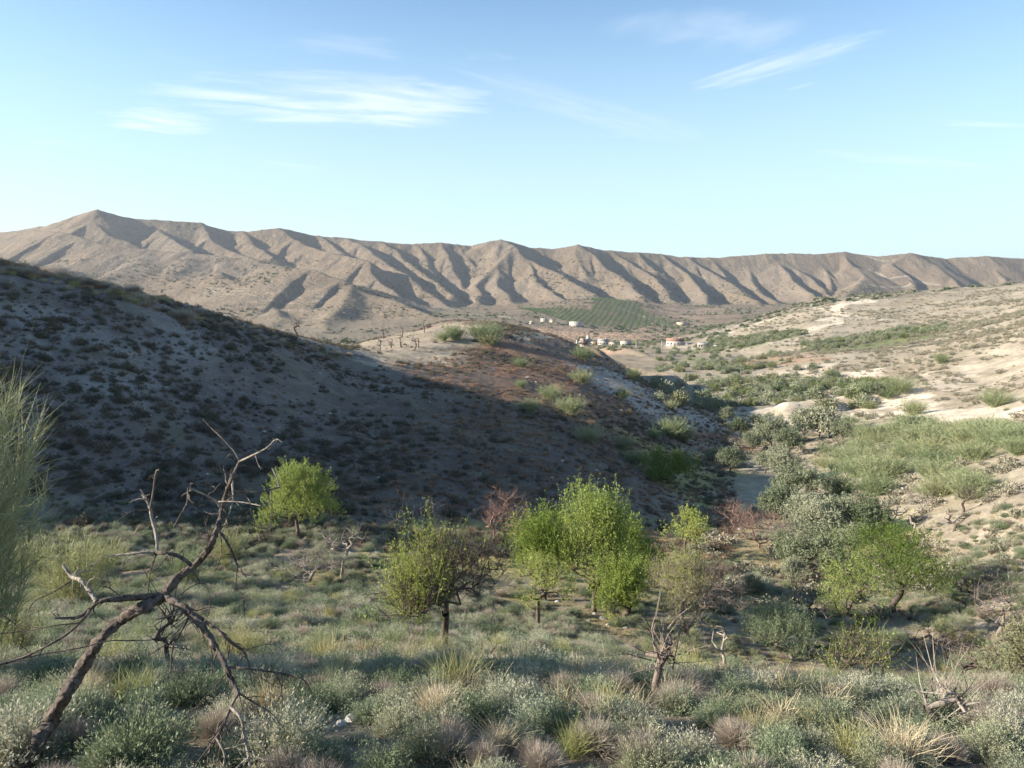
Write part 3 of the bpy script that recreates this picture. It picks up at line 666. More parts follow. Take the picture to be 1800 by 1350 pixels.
def crown_targets(seed, n, c, rad, hole=.35, lump=.35, flat=0):
    """points in a crown of several unequal lobes"""
    r = np.random.default_rng(seed); rad = np.array(rad); c = np.array(c); m = int(5 + 8 * lump)
    cc = norm(r.normal(size=(m, 3)) * np.array([1, 1, .8])) * (.42 + .30 * r.random((m, 1))); cc[0] = (0, 0, .55); s_ = .34 + .20 * r.random(m)
    w_ = s_ ** 2; k = r.choice(m, n, p=w_ / w_.sum()); d = norm(r.normal(size=(n, 3))); rr = hole + (1 - hole) * r.random(n) ** .5
    P = (cc[k] + d * (rr * s_[k])[:, None] * np.array([1, 1, 1.0])) * rad * 1.02 + c
    q = r.random(n) < .12; P[q] = (norm(r.normal(size=(n, 3))) * (.3 + .5 * r.random((n, 1))) * rad + c)[q]
    if flat: P[:, :2] *= (1 + .75 * np.clip(-(P[:, 2] - c[2]) / rad[2], 0, 1))[:, None]
    return P[P[:, 2] > .07 * (c[2] + rad[2])]
def make_tree(name, seed, h, wd, trunk_h, leafm, n=220, per=26, ls=.055, r0=.09, depth=None, hole=.3, lump=.35, barkm='bark', twigs=0, tspread=.20, leaffrac=1.0, asp=.45, upl=.5, leafside=None, ph=.5):
    """> trunk, crown"""
    r = np.random.default_rng(seed + 500); depth = depth or wd
    low = trunk_h * .75; c = (0, 0, (low + h) / 2 + .0); T = crown_targets(seed, n, c, (wd / 2, depth / 2, (h - low) / 2), hole, lump, trunk_h < .16 * h)
    tk = [np.array([0, 0, -.15])]; k_ = 5
    ln_ = r.normal(size=2) * .18; wob = r.normal(size=2) * .05
    for i in range(1, k_ + 1): t_ = i / k_; tk.append(np.array([ln_[0] * t_ * trunk_h + wob[0] * math.sin(5 * t_) * trunk_h, ln_[1] * t_ * trunk_h + wob[1] * math.sin(4 * t_) * trunk_h, trunk_h * t_]))
    Nn, par, cnt, tips = skeleton(seed, T, tk)
    root = bpy.data.objects.new(name, None); C.objects.link(root); root.empty_display_size = .1
    S = Soup(); wood(S, Nn, par, cnt, r0, ph)
    Pt = Nn[tips]; Pd = norm(Nn[tips] - Nn[par[tips]] + np.array([0, 0, .15]))
    if twigs:
        P = np.repeat(Pt, twigs, 0) - np.repeat(Pd, twigs, 0) * (r.random((len(Pt) * twigs, 1)) * .1); D = np.repeat(Pd, twigs, 0) + r.normal(size=(len(Pt) * twigs, 3)) * .7
        blades(S, P, D, tspread * (.6 + 1.4 * r.random(len(P))), .008, .25, 2, None, r)
    S.build('trunk', M[barkm], False, root)
    if leafm:
        sel = r.random(len(Pt)) < leaffrac
        if leafside is not None: sel &= ((Pt / (wd / 2)) @ np.array(leafside[:3]) > leafside[3] + .15 * r.normal(size=len(Pt)))
        q = Pt[sel]; qd = Pd[sel]
        # leafy shoots: each tip carries a few upright shoots clothed in leaves
        sh = 6; P0 = np.repeat(q, sh, 0) + r.normal(size=(len(q) * sh, 3)) * tspread * .45; D0 = norm(np.repeat(qd, sh, 0) + r.normal(size=(len(P0), 3)) * .45 + np.array([0, 0, upl]))
        L0 = tspread * (.7 + 1.2 * r.random(len(P0))); m_ = max(2, int(per * 1.35) // sh)
        t = r.random((len(P0), m_)); P = P0[:, None] + D0[:, None] * (L0[:, None] * t)[..., None] + r.normal(size=(len(P0), m_, 3)) * .02
        D = D0[:, None] * .6 + r.normal(size=(len(P0), m_, 3)) * .6
        G = Soup(); blades(G, P0, D0, L0, .006, .05, 2, None, r); leaves(G, P.reshape(-1, 3), D.reshape(-1, 3), ls * (.6 + .8 * r.random(P.shape[0] * m_)), asp, r)
        G.build('crown', M[leafm], False, root)
    root['h'] = h
    return root
def tag(o, label, cat, group=None, kind=None):
    o['label'] = label; o['category'] = cat
    if group: o['group'] = group
    if kind: o['kind'] = kind
    return o
def copy_thing(o):
    c = o.copy(); C.objects.link(c)
    for ch in list(o.children):
        d = ch.copy(); C.objects.link(d); d.parent = c
    return c
def ppm(p): return F / math.sqrt(p[0] ** 2 + p[1] ** 2 + p[2] ** 2)
USED = set()
def put(proto, px, py, hpx, label, cat, group=None, rz=None, ws=1.0, name=None, sink=0.0, lean=(0, 0)):
    """stand a plant on the ground where the photograph shows its foot, sized to the photograph"""
    p = hit(px, py)
    if p is None: return None
    o = proto if proto.name not in USED else copy_thing(proto)
    USED.add(proto.name)
    s = hpx / ppm(p) / proto['h']; o.location = (p[0], p[1], p[2] - sink)
    o.scale = (s * ws, s * ws, s); o.rotation_euler = (lean[0], lean[1], random.uniform(0, 6.28) if rz is None else rz)
    if name: o.name = name
    tag(o, label, cat, group); return o

# ================================================================== THE PLANTS AND THINGS
def single(S, name, m, h):
    o = S.build(name, M[m]); o['h'] = h; return o
# ---- green and half-bare almond trees, each placed by its foot
def tree(px, py, hpx, wpx, label, seed, leaf='almond', tr=.25, cat='tree', name='almond_tree', group=None, **k):
    p = hit(px, py)
    h = (.93 if leaf else 1) * hpx / ppm(p); wd = wpx / ppm(p)
    o = make_tree(name, seed, h, wd, h * tr, leaf, **k)
    o.location = p; o.rotation_euler = (0, 0, 0); return tag(o, label, cat, group)
tree(525, 945, 128, 135, 'dense bright green almond bush against the shaded hill', 11, 'almond', .08, n=300, per=76, ls=.075, tspread=.32, upl=.9, name='almond_bush', cat='bush', hole=.2)
tree(780, 1152, 225, 215, 'bent dark-trunked almond, yellow-green leaves on the left half, bare twigs on the right', 12, 'almondlight', .38, n=320, per=26, ls=.05, tspread=.38, upl=.8, leafside=(-1, 0, .1, .20), twigs=9, r0=.07, lump=.7, leaffrac=.72)
tree(945, 1108, 145, 110, 'small thin-crowned almond with a slim forked trunk before the green clump', 13, 'almondlight', .38, n=120, per=26, ls=.06, twigs=3, r0=.07)
tree(958, 1056, 165, 112, 'left round green crown of the almond clump in the middle', 14, 'almond', .06, leaffrac=.85, n=300, per=56, ls=.075, tspread=.44, upl=1.0)
tree(1045, 1076, 222, 128, 'tallest green almond tree rising from the middle of the clump', 15, 'almond', .06, leaffrac=.85, n=420, per=56, ls=.078, tspread=.46, r0=.12, upl=1.0)
tree(1105, 1040, 135, 95, 'darker green almond tree at the right back of the clump', 16, 'almond', .08, n=220, per=60, ls=.085, tspread=.36, upl=.9)
tree(1100, 1090, 108, 92, 'low bright green almond at the front right foot of the clump', 17, 'almond', .12, n=180, per=56, ls=.075, tspread=.28)
tree(1210, 1128, 160, 155, 'rounded twiggy almond, grey and nearly leafless, sparse green at its left', 18, 'almondlight', .10, n=340, per=14, ls=.05, twigs=14, tspread=.30, leafside=(-.8, 0, .3, .25), r0=.09, barkm='deadwood')
tree(1203, 975, 84, 88, 'sparse small green almond tree standing alone at the edge of the hill shadow', 19, 'almondlight', .30, n=90, per=34, ls=.10, tspread=.3)
tree(1172, 850, 58, 95, 'dense bright green almond bush at the foot of the rusty hump', 20, 'almond', .12, n=160, per=40, ls=.15, tspread=.45, name='almond_bush', cat='bush')
tree(1572, 1078, 142, 185, 'broad green almond tree with a dark twisted trunk on pale earth at right', 21, 'almond', .24, leaffrac=.8, n=360, per=46, ls=.072, tspread=.42, r0=.13, lump=.5)
tree(1495, 1142, 155, 130, 'light green almond tree with an upright trunk in front of the broad green tree', 22, 'almond', .36, n=190, per=30, ls=.06, twigs=2, r0=.08)
tree(1513, 1222, 98, 110, 'thin almost bare young almond tree with pale green wisps on the grassy terrace', 23, 'almondlight', .30, n=80, per=10, ls=.035, twigs=5, r0=.04, leaffrac=.5)
tree(1800, 1215, 105, 110, 'dark green bushy almond at the right edge of the view', 24, 'midgreen', .15, n=200, per=40, ls=.06, tspread=.25)
tree(455, 557, 32, 30, 'small green leaning tree on the crest of the left hill', 25, 'almondlight', .45, n=60, per=30, ls=.22, tspread=.5, r0=.09)
tree(522, 594, 34, 16, 'thin bare blackened tree on the crest of the left hill', 26, None, .5, n=30, twigs=4, tspread=.5, r0=.1, name='dead_tree')
tree(1440, 770, 46, 80, 'dark olive tree standing over a black shadow on the field edge below the white cut', 27, 'olive', .15, n=120, per=60, ls=.34, tspread=.8, name='olive_tree')
tree(1370, 1148, 78, 135, 'wide blue-green broom bush on the mossy terrace edge beside white stones', 28, 'sagedark', .05, n=260, per=60, ls=.07, tspread=.3, upl=1.6, name='broom_bush', cat='bush', asp=.18)
# ---- leafless trees
def dead(px, py, hpx, wpx, label, seed, m='deadwood', tr=.2, cat='dead tree', n=90, tw=5, r0=.07, name='dead_tree', **k):
    return tree(px, py, hpx, wpx, label, seed, None, tr, cat, name, barkm=m, n=n, twigs=tw, r0=r0, **k)
dead(705, 952, 88, 130, 'leafless tree with dark spreading branches between the green bush and the reddish dead tree', 41, 'greywood', .3, n=70, tw=5, tspread=.35)
dead(893, 962, 112, 95, 'tall reddish leafless tree behind the left side of the green clump', 42, 'deadred', .22, n=120, tw=8, tspread=.4)
dead(870, 950, 62, 60, 'low reddish drooping dead tree beside the tall reddish one', 43, 'deadred', .3, n=70, tw=8, tspread=.35)
dead(600, 1015, 88, 110, 'bare broken tree with pale split limbs left of the yellow-green almond', 44, 'greywood', .3, n=60, tw=4, tspread=.3)
dead(545, 1022, 55, 130, 'fallen grey brushwood heap among the sage below the dense green bush', 45, 'greywood', .1, 'brushwood', n=120, tw=8, tspread=.35, name='brushwood')
dead(1155, 1232, 140, 62, 'blackened dead stump with thin upright shoots in the lower middle', 46, 'deadwood', .42, n=20, tw=3, r0=.024)
dead(1272, 1190, 78, 70, 'small pale dead tree forking to the right among the sage', 47, 'greywood', .3, n=16, tw=2, r0=.035)
dead(1212, 1165, 40, 70, 'low dark dead bush on the slope below the rounded twiggy almond', 48, 'bark', .3, 'dead bush', n=24, tw=3, r0=.03, name='dead_bush')
dead(1335, 965, 62, 105, 'brown leafless thicket on yellow grass left of the olive trees', 49, 'deadred', .12, 'dead bush', n=120, tw=10, tspread=.5, name='dead_bush')
dead(1290, 930, 48, 70, 'brown bare bush behind the brown leafless thicket', 50, 'deadred', .12, 'dead bush', n=70, tw=9, tspread=.5, name='dead_bush')
dead(1285, 900, 45, 60, 'dark leafless tree on the green gully floor below the olives', 51, 'bark', .25, n=60, tw=7, tspread=.4)
dead(1600, 948, 78, 62, 'tall sparse grey leafless tree behind the broad green almond', 52, 'greywood', .3, n=50, tw=7, tspread=.5)
dead(1570, 925, 40, 50, 'small sparse leafless tree on the pale slope above the grey one', 53, 'greywood', .25, n=30, tw=5, tspread=.4)
dead(1694, 900, 42, 48, 'little bare tree with a thin curved trunk on the pale right slope', 54, 'bark', .3, n=30, tw=6, tspread=.4)
dead(1676, 935, 32, 30, 'tiny dark leafless tree on the pale slope below the little bare tree', 55, 'bark', .35, n=14, tw=3)
dead(1690, 1050, 40, 60, 'bare bush in the shade right of the broad green almond', 56, 'bark', .2, 'dead bush', n=40, tw=5, name='dead_bush')
dead(1752, 1128, 95, 110, 'brown leafless tree with drooping branches near the right edge', 57, 'deadwood', .25, n=110, tw=7, tspread=.3)
dead(1640, 1148, 50, 130, 'low arching dead branches left of the brown leafless tree', 58, 'bark', .2, 'dead bush', n=60, tw=5, name='dead_bush')
dead(1690, 1200, 62, 140, 'fallen dead tree with dark limbs across the terrace at lower right', 59, 'bark', .15, n=50, tw=4, tspread=.25)
dead(1650, 1282, 58, 110, 'dead branch sprawling over the sage at the lower right', 60, 'greywood', .15, 'dead branch', n=22, tw=3, tspread=.2, r0=.018, name='dead_branch')
dead(1425, 1105, 62, 85, 'dark bare branches at the foot of the light green almond', 61, 'bark', .2, 'dead bush', n=40, tw=4, name='dead_bush')
dead(1436, 1022, 30, 32, 'pale broken stump on the yellow grass below the biggest olive', 62, 'greywood', .5, 'stump', n=6, tw=1, r0=.09, name='tree_stump')
dead(1080, 802, 36, 60, 'reddish fallen brush lying on the shaded slope above the green bush', 63, 'deadred', .15, 'brushwood', n=50, tw=5, name='brushwood')
dead(300, 1190, 110, 46, 'thin dead sapling standing in the sage behind the leaning dead tree', 64, 'bark', .4, n=16, tw=3, r0=.018)
for i, (x, y) in enumerate([(688, 612), (706, 611), (728, 617), (735, 612), (668, 617), (746, 585), (707, 592), (674, 596), (738, 573)]):
    dead(x, y, 20 + (i % 3) * 4, 16, 'little bare almond tree on the sandy top of the hump', 70 + i, 'deadwood', .4, n=14, tw=3, tspread=.9, r0=.12, name='bare_tree', cat='tree', group='bare trees on the sandy hump')

# ---- olive trees of the gully
olv = [make_tree('olive_tree', 100 + i, 4.0, 4.4 + .5 * i, .7, 'olive', n=150, per=56, ls=.20, tspread=.50, r0=.16, lump=.5, upl=.9, asp=.34) for i in range(3)]
OL = [(1275, 745, 30, 1), (1283, 830, 40, 1.1), (1355, 785, 52, 1), (1322, 792, 34, 1.0), (1410, 757, 33, .9), (1478, 772, 36, 1.2), (1600, 768, 34, 1.2), (1560, 772, 22, 1.3), (1385, 800, 46, 1), (1378, 850, 60, .95),
      (1345, 832, 32, 1), (1400, 888, 62, 1.1), (1362, 915, 62, 1.1), (1425, 932, 62, 1.2), (1440, 965, 82, 1.1), (1530, 948, 68, .95), (1470, 950, 70, 1), (1428, 1012, 84, 1.1), (1385, 1000, 60, .9), (1500, 985, 60, .9), (1255, 812, 26, 1),
      (1300, 770, 34, 1), (1520, 775, 24, 1.2), (1330, 750, 22, 1.1), (1205, 830, 26, 1), (1390, 1030, 42, .8), (1325, 1045, 34, .9)]
WORDS = ['dark', 'pale', 'broad', 'small', 'rounded', 'tall']
for i, (x, y, hp, ws) in enumerate(OL):
    put(olv[i % 3], x, y, hp * random.uniform(.82, 1.0), 'grey-green olive tree in the line down the gully right of centre', 'olive tree', 'olive trees lining the gully', ws=ws)

# ---- shrub prototypes
def grp(*a): return list(a)
SAGE = [single(m_sage(200 + i, 340, 17, h=.5, wd=.50, ls=.026), 'sagebrush', 'sage' if i % 2 == 0 else 'sagedark', .55) for i in range(6)]
DTW = [single(m_broom(220 + i, 420, .42, .85, .02, 9, .0026), 'dry_bush', 'deadtwig', .5) for i in range(3)]
BRM = [single(m_feather(230 + i, 170, 1.2, .0055, 20, .42, .10), 'broom_bush', 'broom' if i != 1 else 'broomgrey', 1.2) for i in range(3)]
ESP = [single(m_grass(240 + i, 420, .75, .42, .005, .35), 'esparto_tuft', 'grass' if i else 'straw', .75) for i in range(3)]
CUS = [single(m_cushion(250 + i, 420, .5, .5, .075), 'hillside_shrub', 'dark', .5) for i in range(3)]
RST = [single(m_grass(260 + i, 130, .5, .75, .014, .3), 'rusty_tuft', 'rust', .5) for i in range(2)]
SCR = [single(m_cushion(270 + i, 260, .6, .62, .14), 'scrub_bush', 'scrub', .6) for i in range(3)]
BRF = [single(m_feather(280 + i, 200), 'broom_bush', 'broomgrey', 2.0) for i in range(3)]
protos_all = SAGE + DTW + BRM + ESP + CUS + RST + SCR + BRF

# hand-placed bushes
def many(protos, lst, label, cat, group, hs=1.0, ws=1.0):
    for i, (x, y, hp) in enumerate(lst): put(protos[i % len(protos)], x, y, hp * hs, label, cat, group, ws=ws * random.uniform(.9, 1.15))
many(BRF, [(800, 598, 34), (850, 600, 42), (862, 606, 30), (915, 645, 20), (968, 703, 32), (1003, 728, 38), (930, 724, 30), (1035, 777, 36), (1095, 790, 28), (1180, 768, 40), (1025, 632, 28), (1022, 674, 30), (1115, 668, 26), (915, 682, 18), (1150, 772, 22), (1095, 700, 24), (870, 590, 24), (780, 600, 22), (1200, 775, 30), (1115, 815, 26), (1180, 720, 20)],
     'pale green broom bush dotted on the sunlit flank of the hump', 'broom bush', 'broom bushes on the hump', 1, 1.25)
bl = []
for (x0, x1, y0, y1, n) in [(1440, 1720, 800, 880, 34), (1560, 1800, 765, 815, 24), (1600, 1800, 750, 790, 12), (1490, 1640, 770, 840, 12)]:
    for k in range(n):
        bl.append((random.uniform(x0, x1), random.uniform(y0, y1), random.uniform(18, 44)))
many(BRF, bl, 'feathery green broom bush in the broad thicket on the right hillside', 'broom bush', 'broom thicket on the right hillside', 1, 1.5)
many(BRF, [(1605, 730, 30), (1750, 715, 30), (1560, 700, 22), (1520, 690, 22), (1580, 690, 30), (1490, 745, 18), (1655, 640, 20), (1640, 770, 24)], 'single green broom bush beside the white badland cuts at right', 'broom bush', 'broom bushes by the white cuts', 1, 1.3)
many(BRM, [(135, 1065, 130), (330, 1030, 75), (60, 1010, 70), (600, 1200, 60), (695, 1150, 55), (400, 985, 60), (180, 1010, 60), (740, 1110, 50), (30, 1150, 80)], 'yellow-green broom bush standing above the sage on the near slope', 'broom bush', 'broom bushes on the near slope')
many(ESP, [(765, 1265, 105), (590, 1215, 85), (575, 1170, 80), (470, 1260, 90), (200, 1180, 80), (230, 1235, 85), (640, 1160, 55), (1075, 1250, 70), (1330, 1300, 80), (880, 1320, 80), (1010, 1330, 80), (1500, 1330, 90), (150, 1240, 90)], 'tall tuft of esparto grass with straw-coloured stalks on the near slope', 'grass tuft', 'esparto tufts on the near slope')
many(SAGE, [(30, 1330, 120), (230, 1350, 130), (770, 1290, 70), (1200, 1000, 24), (1330, 1040, 40), (100, 1290, 90), (480, 1340, 110), (640, 1100, 55), (690, 1060, 50)], 'large grey-green sagebrush cushion on the near slope', 'sagebrush', 'sagebrush on the near slope')
# the tall broom at the left edge
tb = [single(m_feather(300 + i, 330, 2.3, .005, 64, .17, .16), 'tall_broom_bush', 'broomgrey', 2.3) for i in range(2)]
for (o, loc, rz, sc, lab) in [(tb[0], (-4.0, 4.7), 0.3, 1.0, 'tall feathery broom rising along the left edge of the view'), (tb[1], (-5.5, 6.9), 2.2, .95, 'second tall broom behind the feathery one at the left edge')]:
    o.location = (*loc, float(ground(*loc)) - .05); o.rotation_euler = (0, .06, rz); o.scale = (sc,) * 3; tag(o, lab, 'broom bush'); USED.add(o.name)

# ---- scattered plants: the ones that show largest are things of their own, the rest one object
def fx(x, y, z): return proj(x, y, z)
def scatter(n, y0, y1, dens, u0=-1.0, u1=1.0, pw=2.0, seed=0):
    r = np.random.default_rng(seed); y = (y0 ** pw + (y1 ** pw - y0 ** pw) * r.random(n)) ** (1 / pw); x = (u0 + (u1 - u0) * r.random(n)) * (y + 1.0)
    z = ground(x, y); px, py = proj(x, y, z)
    wide = y < 60; k = (px > np.where(wide, -500, -60)) & (px < np.where(wide, 2300, 1860)) & (py < 1800) & (r.random(n) < dens(x, y, px, py)); x, y, z = x[k], y[k], z[k]
    v = visible(x, y, z, .35) | (y < 30); return x[v], y[v], z[v]
NT = {}
def stuff_group(name, protos, pts, scl, idx, label, cat):
    """one object: a cloud of points, each carrying one of the plants already built"""
    me = bpy.data.meshes.new(name); me.vertices.add(len(pts)); me.vertices.foreach_set('co', np.asarray(pts, np.float32).ravel())
    r = np.random.default_rng(len(pts))
    a = me.attributes.new('scl', 'FLOAT', 'POINT'); a.data.foreach_set('value', np.asarray(scl, np.float32))
    a = me.attributes.new('idx', 'INT', 'POINT'); a.data.foreach_set('value', np.asarray(idx, np.int32))
    a = me.attributes.new('rot', 'FLOAT_VECTOR', 'POINT'); rt = np.zeros((len(pts), 3), np.float32); rt[:, 2] = r.random(len(pts)) * 6.283; rt[:, :2] = r.normal(size=(len(pts), 2)) * .1; a.data.foreach_set('vector', rt.ravel())
    o = bpy.data.objects.new(name, me); C.objects.link(o)
    ng = bpy.data.node_groups.new(name, 'GeometryNodeTree'); ng.interface.new_socket('Geometry', in_out='INPUT', socket_type='NodeSocketGeometry'); ng.interface.new_socket('Geometry', in_out='OUTPUT', socket_type='NodeSocketGeometry')
    gi = ng.nodes.new('NodeGroupInput'); go = ng.nodes.new('NodeGroupOutput'); ip = ng.nodes.new('GeometryNodeInstanceOnPoints'); jn = ng.nodes.new('GeometryNodeJoinGeometry')
    for p in reversed(protos):
        oi = ng.nodes.new('GeometryNodeObjectInfo'); oi.inputs[0].default_value = p; oi.transform_space = 'ORIGINAL'; oi.inputs['As Instance'].default_value = True; ng.links.new(oi.outputs['Geometry'], jn.inputs[0])
    def na(n_, t):
        q = ng.nodes.new('GeometryNodeInputNamedAttribute'); q.data_type = t; q.inputs[0].default_value = n_; return q.outputs[0]
    ng.links.new(gi.outputs[0], ip.inputs['Points']); ng.links.new(jn.outputs[0], ip.inputs['Instance']); ip.inputs['Pick Instance'].default_value = True
    ng.links.new(na('idx', 'INT'), ip.inputs['Instance Index']); ng.links.new(na('rot', 'FLOAT_VECTOR'), ip.inputs['Rotation']); ng.links.new(na('scl', 'FLOAT'), ip.inputs['Scale'])
    ng.links.new(ip.outputs[0], go.inputs[0]); md = o.modifiers.new('scatter', 'NODES'); md.node_group = ng
    return tag(o, label, cat, None, 'stuff')
def spread(protos, x, y, z, sc, label, cat, group, nind, stuff_name, stuff_label, sink=.03, ph=.5):
    d = np.sqrt(x * x + y * y + z * z); px, py = proj(x, y, z + .2); size = sc / d * ((px > 0) & (px < 1800) & (py > 0) & (py < 1350))
    order = np.argsort(-size); idx = rng.integers(0, len(protos), len(x))
    for i in order[:nind]:
        p = protos[idx[i]]; o = p if p.name not in USED else copy_thing(p); USED.add(p.name)
        o.location = (x[i], y[i], z[i] - sink * sc[i]); s_ = float(sc[i]); o.scale = (s_ * random.uniform(.85, 1.2), s_ * random.uniform(.85, 1.2), s_); o.rotation_euler = (random.gauss(0, .08), random.gauss(0, .08), random.uniform(0, 6.28))
        tag(o, label, cat, group)
    rest = order[nind:]
    if len(rest): stuff_group(stuff_name, protos, np.stack([x[rest], y[rest], z[rest] - sink], 1), sc[rest], idx[rest], stuff_label, cat)
def cl(x, y, s, seed): return fbm(x, y, s, 3, seed)
# terrace (mossy) region is kept fairly open
TERR = world_poly([(800, 1000), (900, 930), (1120, 960), (1250, 915), (1400, 960), (1500, 1010), (1640, 1100), (1680, 1190), (1560, 1240), (1260, 1200), (1040, 1110), (880, 1070)])
def open_(x, y): return in_poly(TERR, x, y)
# near slope: sage
x, y, z = scatter(19500, 1.3, 42, lambda x, y, px, py: np.where(open_(x, y), .10, np.clip(.78 + 1.6 * cl(x, y, 2.6, 81), .10, 1) * np.clip(1.25 - y / 60, .5, 1)) * np.clip((py - 880) / 60, 0, 1), seed=1)
x2, y2, z2 = scatter(2800, 1.2, 9, lambda x, y, px, py: np.clip(.95 + cl(x, y, 1.5, 83), .3, 1), seed=11)
x = np.concatenate([x, x2]); y = np.concatenate([y, y2]); z = np.concatenate([z, z2])
k = rng.random(len(x)) < .80
sc = .55 + .75 * rng.random(len(x)) ** 1.5; sc = sc * np.clip(.27 + y / 34, .32, .85)
spread(SAGE, x[k], y[k], z[k], sc[k], 'grey-green sagebrush cushion on the near slope', 'sagebrush', 'sagebrush on the near slope', 285, 'sagebrush_cover', 'smaller grey-green sagebrush cushions covering the near slope', .02)
q = ~k; spread(DTW, x[q], y[q], z[q], sc[q] * .8, 'dry grey-brown twiggy bush among the sagebrush on the near slope', 'dry bush', 'dry twiggy bushes on the near slope', 200, 'dry_bush_cover', 'smaller dry grey twig bushes among the sagebrush', .02)
x, y, z = scatter(800, 3.0, 30, lambda x, y, px, py: np.where(open_(x, y), .15, np.clip(.35 + 1.5 * cl(x, y, 5, 87), 0, 1)), seed=2)
spread(ESP, x, y, z, .28 + .42 * rng.random(len(x)) ** 1.5, 'yellow-green esparto grass tuft between the sagebrush', 'grass tuft', 'esparto tufts between the sagebrush', 160, 'esparto_cover', 'smaller esparto tufts between the sagebrush', .02)
x, y, z = scatter(290, 6, 34, lambda x, y, px, py: np.where(open_(x, y), .1, .5 + cl(x, y, 6, 90)), seed=3)
spread(BRM, x, y, z, .25 + .3 * rng.random(len(x)), 'small yellow-green broom among the sagebrush', 'broom bush', 'small brooms among the sagebrush', 120, 'broom_cover', 'smaller brooms among the sagebrush', .02)
# short grass everywhere near
gr = [single(m_grass(310 + i, 110, .22, .6, .0024, .3), 'short_grass_tuft', 'straw' if i == 0 else 'grass', .26) for i in range(2)] + [single(m_grass(315, 70, .13, .9, .006, .2), 'short_grass_tuft', 'grass', .13)]
for g in gr: g.location = (0, 0, 0)
GRASSP = gr
x, y, z = scatter(19000, 1.2, 45, lambda x, y, px, py: np.where(open_(x, y), .9, np.clip(.25 + 1.2 * cl(x, y, 4, 95), .03, 1)) * (py > 900), seed=4)
ix = np.where(open_(x, y), 2, rng.integers(0, 3, len(x)))
for i in range(3):
    g = GRASSP[i]; j = np.nonzero(ix == i)[0][0]; g.location = (x[j], y[j], z[j]); tag(g, 'short dry grass tuft on the near slope', 'grass tuft', 'short grass tufts on the near slope')
stuff_group('grass', GRASSP, np.stack([x, y, z - .01], 1), .5 + .7 * rng.random(len(x)), ix, 'short straw and green grass over the near slope and terrace', 'grass')
x, y, z = scatter(3200, 3.5, 22, lambda x, y, px, py: np.clip(1.15 - ((px - 1150) / 420) ** 2, 0, 1) * (py > 1110) * np.clip(.7 + 1.2 * cl(x, y, 2.5, 141), 0, 1), seed=14)
stuff_group('dry_grass', [gr[0]], np.stack([x, y, z - .01], 1), (.8 + .9 * rng.random(len(x))), np.zeros(len(x), int), 'straw-coloured dry grass standing between the sagebrush', 'grass')
# shaded hill and hump: dark cushions and rusty tufts
hillf = lambda x, y, px, py: (px / 1280 < 1.02) & (py < 955)
SANDP = world_poly(SAND)
x, y, z = scatter(80000, 36, 215, lambda x, y, px, py: np.where(in_poly(SANDP, x, y), .12, 1) * np.clip(.36 + .9 * sstep(640, 800, py) + .35 * sstep(600, 760, px) + 1.5 * cl(x, y, 9, 99), .06, 1) * (px < 1290 - np.clip(800 - py, 0, 400) * .25) * np.clip((300 - y) / 200, 0, 1), u0=-.8, u1=.32, pw=1.6, seed=5)
sc = .28 + .95 * rng.random(len(x)) ** 2.8; px, py = proj(x, y, z)
rust = (rng.random(len(x)) < np.clip(.22 + .40 * sstep(450, 800, px) + .5 * cl(x, y, 14, 103), .05, .85))
k = ~rust; spread(CUS, x[k], y[k], z[k], sc[k], 'dark rounded cushion shrub on the shaded hillside', 'shrub', 'dark cushion shrubs on the shaded hillside', 290, 'hillside_shrub_cover', 'smaller dark cushion shrubs over the shaded hill and hump')
k = rust; spread(RST, x[k], y[k], z[k], sc[k] * 1.0, 'rusty dry grass tuft on the shaded hillside', 'grass tuft', 'rusty grass tufts on the hillside', 220, 'rusty_tuft_cover', 'smaller rusty grass tufts over the shaded hill and hump')
# tall pale grasses and brooms along the crest of the left hill
cr = []
for px_ in np.arange(2, 620, 4.5):
    cy_ = np.interp(px_, [0, 200, 400, 530, 620], [466, 512, 572, 610, 626]) + random.uniform(-8, 14); cr.append((px_ + random.uniform(-4, 4), cy_, random.uniform(6, 15) * (1.3 if px_ < 350 else .8)))
many([RST[0], ESP[0], RST[1], ESP[0], DTW[0], ESP[1]], cr, 'sunlit pale tuft along the crest of the left hill', 'grass tuft', 'tufts along the crest of the left hill', 1, 1.4)
# right hillside, valley floor and beyond
WH = [world_poly(q_) for q_ in ([(1400, 702), (1560, 686), (1620, 682), (1760, 715), (1770, 745), (1640, 748), (1500, 720), (1380, 725)], [(1340, 725), (1480, 720), (1640, 765), (1350, 750)], [(1340, 603), (1400, 585), (1450, 555), (1500, 525), (1530, 524), (1510, 545), (1460, 572), (1400, 596)], [(1600, 670), (1790, 600), (1810, 640), (1700, 690)])]
def white_(x, y): return np.logical_or.reduce([in_poly(q_, x, y) & (cl(x, y, 9, 131) > -.25) for q_ in WH])
def dr(x, y, px, py): return np.where((px > 1540) & (py > 840) & (py < 1015) & (y < 70), np.clip(.75 + 1.2 * cl(x, y, 5, 133), .1, 1), 1) * np.clip(.4 * ((px > 1540) & (py > 840) & (py < 1015)) + .46 + 1.3 * cl(x, y, 25, 107), .08, 1) * ~white_(x, y) * 1.0 * (px > 1290 - np.clip(py - 700, 0, 400) * .3) * (py > 505)
x, y, z = scatter(22000, 30, 640, dr, u0=.14, u1=.8, pw=1.15, seed=6)
sc = (.45 + 1.15 * rng.random(len(x)) ** 2.6) * np.clip(.65 + y / 300, .7, 1.7)
spread(SCR, x, y, z, sc, 'grey-green scrub bush on the pale right hillside', 'scrub bush', 'scrub bushes on the right hillside', 290, 'scrub_cover', 'smaller scrub bushes over the right hillside and the valley')
